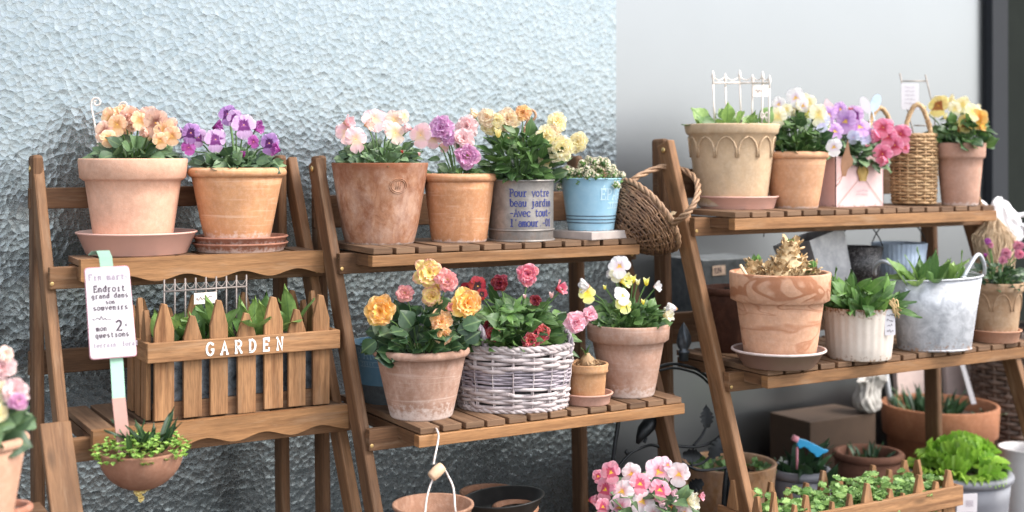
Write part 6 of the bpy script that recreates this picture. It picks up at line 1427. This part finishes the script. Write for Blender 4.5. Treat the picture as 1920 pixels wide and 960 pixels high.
# ------------------------------------------------------------------ ground level on the right
def ground_pot(name, label, cx, rim_y, rw, bw, Y, kind, mat, ch, seed, group=None, cat='pot', wall=.006, zb=0.0, **kw):
    return make_pot(name, label, group, cx, rim_y, 1200, rw, bw, 0, kind, mat, ch, seed, d=dY(cx, Y), zb=zb, cat=cat, wall=wall, **kw)
m = TC('painted_rustic_clay', (.50, .27, .13), (.20, .085, .035), (.66, .47, .32), .65, 0, sc=.5, moss=.5)
T, I = ground_pot('potted_seedlings', 'rustic mottled orange clay pot of green seedlings behind the right stand leg', 1367, 866, 176, 120, 2.12, 'straight', m, 0, 81, cat='potted plant', wall=.01)
mb = MB(); foliage(mb, None, I['c'] + UP * .004, I['ri'] * .95, .03, 90, .016, .014, I['rng'], 0, leaf_shape, .9, .5); sub(T, 'foliage', mb, LEAF_B)
GP = plain('grey_plastic', (.20, .20, .22), .45, .06, 0, 30, 0)
T, I = ground_pot('potted_tulip', 'grey plastic pot of dark tulip leaves with a toy watering can', 1500, 876, 122, 92, 2.08, 'roll', GP, 9, 82, cat='potted plant')
mb = MB(); blades(mb, I['c'], I['ri'] * .75, 20, .10, .040, I['rng'], .7, blade_shape, None, (.1, .7), .3); sub(T, 'tulip_leaves', mb, TULIP_D)
dW = I['d'] - .035; mb = MB(); out = [(1494, 822), (1512, 826), (1533, 836), (1546, 843), (1554, 844), (1553, 848), (1543, 851), (1536, 857), (1531, 858), (1527, 852), (1520, 848), (1515, 842), (1507, 838), (1500, 842), (1495, 836)]
T = thing('toy_watering_can', 'blue and pink toy watering can pick among the dark tulip leaves', 'plant pick', PD(1510, 870, dW))
mb.prism([PD(x, y, dW) for x, y in out][::-1], FW * .012); sub(T, 'can', mb, plain('bright_blue_plastic', (.05, .42, .75), .35, .05, 0, 30, 0), bevel=.002)
mb = MB(); mb.tube([PD(1486, 820, dW + .006), PD(1496, 825, dW + .006)], .007, 12); mb.tube([PD(1495, 838, dW + .006), PD(1494, 880, dW + .006)], .003, 6); sub(T, 'pink_knob', mb, plain('pink_plastic', (.75, .28, .33), .4))
m = TC('dark_brown_clay', (.155, .068, .042), (.09, .04, .025), (.22, .11, .075), .3, 0)
T, I = ground_pot('potted_hyacinth', 'shallow brown clay bowl of sparse shoots in front of the cardboard box', 1628, 845, 132, 100, 2.14, 'roll', m, 8, 83, cat='potted plant')
mb = MB(); blades(mb, I['c'], I['ri'] * .7, 26, .05, .012, I['rng'], .7, blade_shape); sub(T, 'shoots', mb, TULIP_D)
m = TC('russet_bowl_clay', (.36, .15, .075), (.24, .09, .045), (.46, .24, .15), .25, 0)
T, I = ground_pot('potted_narcissus', 'wide russet terracotta pot of dark strap leaves behind the lettuce', 1762, 756, 214, 170, 2.23, 'collar', m, 58, 84, cat='potted plant')
mb = MB(); c2 = I['c'] - RT * I['ri'] * .25; blades(mb, c2, I['ri'] * .6, 60, .075, .018, I['rng'], .5, blade_shape, None, (.0, .4), .25); c3 = I['c'] + RT * I['ri'] * .8 - FW * .04; blades(mb, c3, .02, 9, .04, .014, I['rng'], .8); sub(T, 'strap_leaves', mb, TULIP_D)
mb = MB(); kk = I['d'] / F; q = [PD(1801, 686, I['d'] - .06), PD(1809, 684, I['d'] - .06), PD(1831, 757, I['d'] - .05), PD(1822, 758, I['d'] - .05)]; mb.prism(q[::-1], FW * .003)
o = mesh_obj('plant_label_stick', mb, CARDW, None, q[3]); o['label'] = 'slim white label stick leaning in the wide russet pot'; o['category'] = 'plant label'
T, I = ground_pot('potted_lettuce', 'grey plastic tub overflowing with bright green lettuce', 1798, 880, 196, 150, 1.99, 'roll', GP, 9, 85, cat='potted plant')
mb = MB(); rg = I['rng']; kk = I['d'] / F
for j in range(92):
    a = rg.uniform(0, 6.28); q = rg.random() ** .5; c = I['c'] + Vector((math.cos(a) * q * I['ri'] * .75, math.sin(a) * q * I['ri'] * .75, .010 + .045 * (1 - q * q)))
    d_ = Vector((math.cos(a) * (q + .15), math.sin(a) * (q + .15), rg.uniform(.3, 1.1))); mb.patch(c, d_, Vector((-math.cos(a), -math.sin(a), .8)) * rg.choice([1, 1, -1]), rg.uniform(.035, .058), rg.uniform(.045, .07), lambda v: .35 + .75 * v ** .6, .12, rg.uniform(.3, 1.3), rg.uniform(.10, .17), rg.choice([7, 9, 11]), rg.uniform(0, 6), 14, 8)
sub(T, 'lettuce_leaves', mb, LETTUCE)
T, I = ground_pot('white_bucket', 'white bucket at the lower right corner behind the grey tub', 1918, 838, 88, 70, 2.06, 'straight', plain('white_plastic', (.55, .53, .52), .45, .04), 0, 86, cat='bucket', soil=False)
# price card by the tub
mb = MB(); dd = dY(1812, 1.80); mb.prism(rounded(*[PD(x, y, dd) for x, y in [(1792, 985), (1831, 983), (1833, 925), (1796, 927)]], .002), FW * .0012); o = mesh_obj('price_card', mb, CARDW, None, PD(1812, 985, dd)); o['label'] = 'white price card standing beside the low picket planter'; o['category'] = 'price card'
mb = MB(); pmc = plane_map(PD(1794, 984, dd - .0006), RT, UP, -FW); kk = dd / F
for i in range(6): ribbon(mb, [((18 + i * 2.4) * kk, 34 * kk), ((18 + i * 2.4) * kk, 46 * kk)], .0009, pmc, .0003)
scribble(mb, 6 * kk, 22 * kk, 26 * kk, 4 * kk, pmc, .0006, 7, .0003); sub(o, 'printing', mb, INKF)
# cardboard box, bag, boards, pole, dark basket
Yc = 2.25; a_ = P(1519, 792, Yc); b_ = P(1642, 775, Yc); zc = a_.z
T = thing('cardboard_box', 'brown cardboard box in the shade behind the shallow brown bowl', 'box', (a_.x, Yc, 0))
mb = MB(); mb.prism([(a_.x, Yc, 0), (b_.x, Yc, 0), (b_.x, Yc, zc), (a_.x, Yc, zc)], (0, .14, 0)); sub(T, 'body', mb, plain('cardboard', (.065, .037, .021), .85, .1, 0, 25, .1), bevel=.002)  # box colour darkened to stand in for the deep shade here
o = mesh_obj('crumpled_bag', film_bag(Vector((XY(1630, 2.27), 2.27, zc + .002)), [(.004, .0), (.030, .001), (.038, .010), (.040, .028), (.036, .046), (.034, .060), (.039, .074), (.046, .084), (.038, .080), (.02, .058)], 9), plain('beige_film', (.44, .41, .375), .5, .1, 0, 60, .3), None, Vector((XY(1634, 2.26), 2.26, zc))); o['label'] = 'crumpled off white plastic bag lying on the cardboard box'; o['category'] = 'bag'
for (xa, xb, yt, lab) in [(1676, 1748, 660, 'pale pinkish board leaning on the wall left of the rear leg'), (1768, 1838, 655, 'second pale pinkish board leaning on the wall right of the rear leg')]:
    Yq = 2.385; A = XY(xa, Yq); B = XY(xb, Yq); zt_ = P(xa, yt, Yq).z; mb = MB(); mb.beam(((A + B) / 2, Yq - .03, 0), ((A + B) / 2, Yq, zt_), B - A, .014, (1, 0, 0))
    o = mesh_obj('pale_board', mb, plain('pale_pink_board', (.52, .40, .36), .7, .08), None, ((A + B) / 2, Yq - .03, 0)); o['label'] = lab; o['category'] = 'board'
for (x0_, y0_, x1_, y1_, lab) in [(1855, 640, 1850, 760, 'thin grey metal pole beside the dark wicker basket'), (1652, 640, 1674, 790, 'thin grey metal pole beside the crumpled bag')]:
    mb = MB(); a = P(x0_, y0_, 2.34); b_ = P(x1_, y1_, 2.33); e_ = b_ + (b_ - a).normalized() * (b_.z / max(.01, (a - b_).normalized().z)); mb.tube([e_, b_, a], .0075, 10)
    o = mesh_obj('metal_pole', mb, plain('grey_pole', (.34, .34, .34), .4, .1, .5), None, e_); o['label'] = lab; o['category'] = 'pole'
rng = random.Random(90); pB_ = Vector((XY(1905, 2.24), 2.24, 0)); hB = .50
T = thing('dark_wicker_hamper', 'tall dark brown wicker hamper at the right edge under the shelf', 'basket', pB_)
rfd = lambda z: .085 + .03 * z / hB
wv_, at_ = woven(pB_, rfd, .01, hB, 42, 20, .0058, rng, 1, 0, 80, .9, jit=.4); sub(T, 'woven_cane', wv_, strand_mat('dark_cane', (.19, .12, .085), (.06, .036, .025), .6))
mb = MB(); mb.lathe([(.001, .004), (rfd(0) - .006, .006), (rfd(hB) - .008, hB)], 28, pB_); sub(T, 'liner', mb, plain('hamper_liner', (.03, .022, .018), .9))

# low picket planter of parsley
zP = .122
T, x0, x1, rng = picket_planter('low brown picket fence planter full of green parsley at the bottom right', 1.735, zP,
    [(1446, 1462, 922), (1484, 1500, 946), (1504, 1524, 928), (1556, 1570, 940), (1588, 1604, 926), (1618, 1640, 906), (1662, 1680, 916), (1690, 1702, 924), (1715, 1737, 890), (1748, 1766, 902), (1770, 1792, 881)], .02, None,
    ((1440, (962, 1002)), (1806, (920, 958))), None, .115, WOOD_P, 6, zP + .13, XY(1796, 1.735))
mb = MB(); cz = zP + .135
par = lambda v: max(.05, (.25 + 1.0 * v) * (1 - v ** 5) ** .6 * (1 + .3 * math.sin(v * 16)))
for j in range(620):
    x = x0 + .015 + (x1 - x0 - .04) * rng.random(); y = 1.735 + .012 + .095 * rng.random(); hgt = rng.uniform(-.006, .056) * (1 if rng.random() < .9 else 1.35); p = Vector((x, y - (.01 if rng.random() < .3 else 0), cz + hgt)); a = rng.uniform(0, 6.28)
    d_ = Vector((math.cos(a), math.sin(a) - .4, rng.uniform(-.3, .8)))
    for t in (-.7, 0, .7):
        dd_ = d_ + d_.cross(UP).normalized() * t; mb.patch(p, dd_, UP * .8 + (C0 - p).normalized() * .8, rng.uniform(.013, .021), rng.uniform(.011, .017), par, .05, .5, .06, 4, 0, 6, 6)
for j in range(60):
    x = x0 + .02 + (x1 - x0 - .05) * rng.random(); y = 1.75 + .07 * rng.random(); mb.tube([Vector((x, y, cz - .01)), Vector((x + rng.uniform(-.01, .01), y + rng.uniform(-.01, .01), cz + .035))], .001, 4, 0, False)
sub(T, 'parsley', mb, PARSLEY)
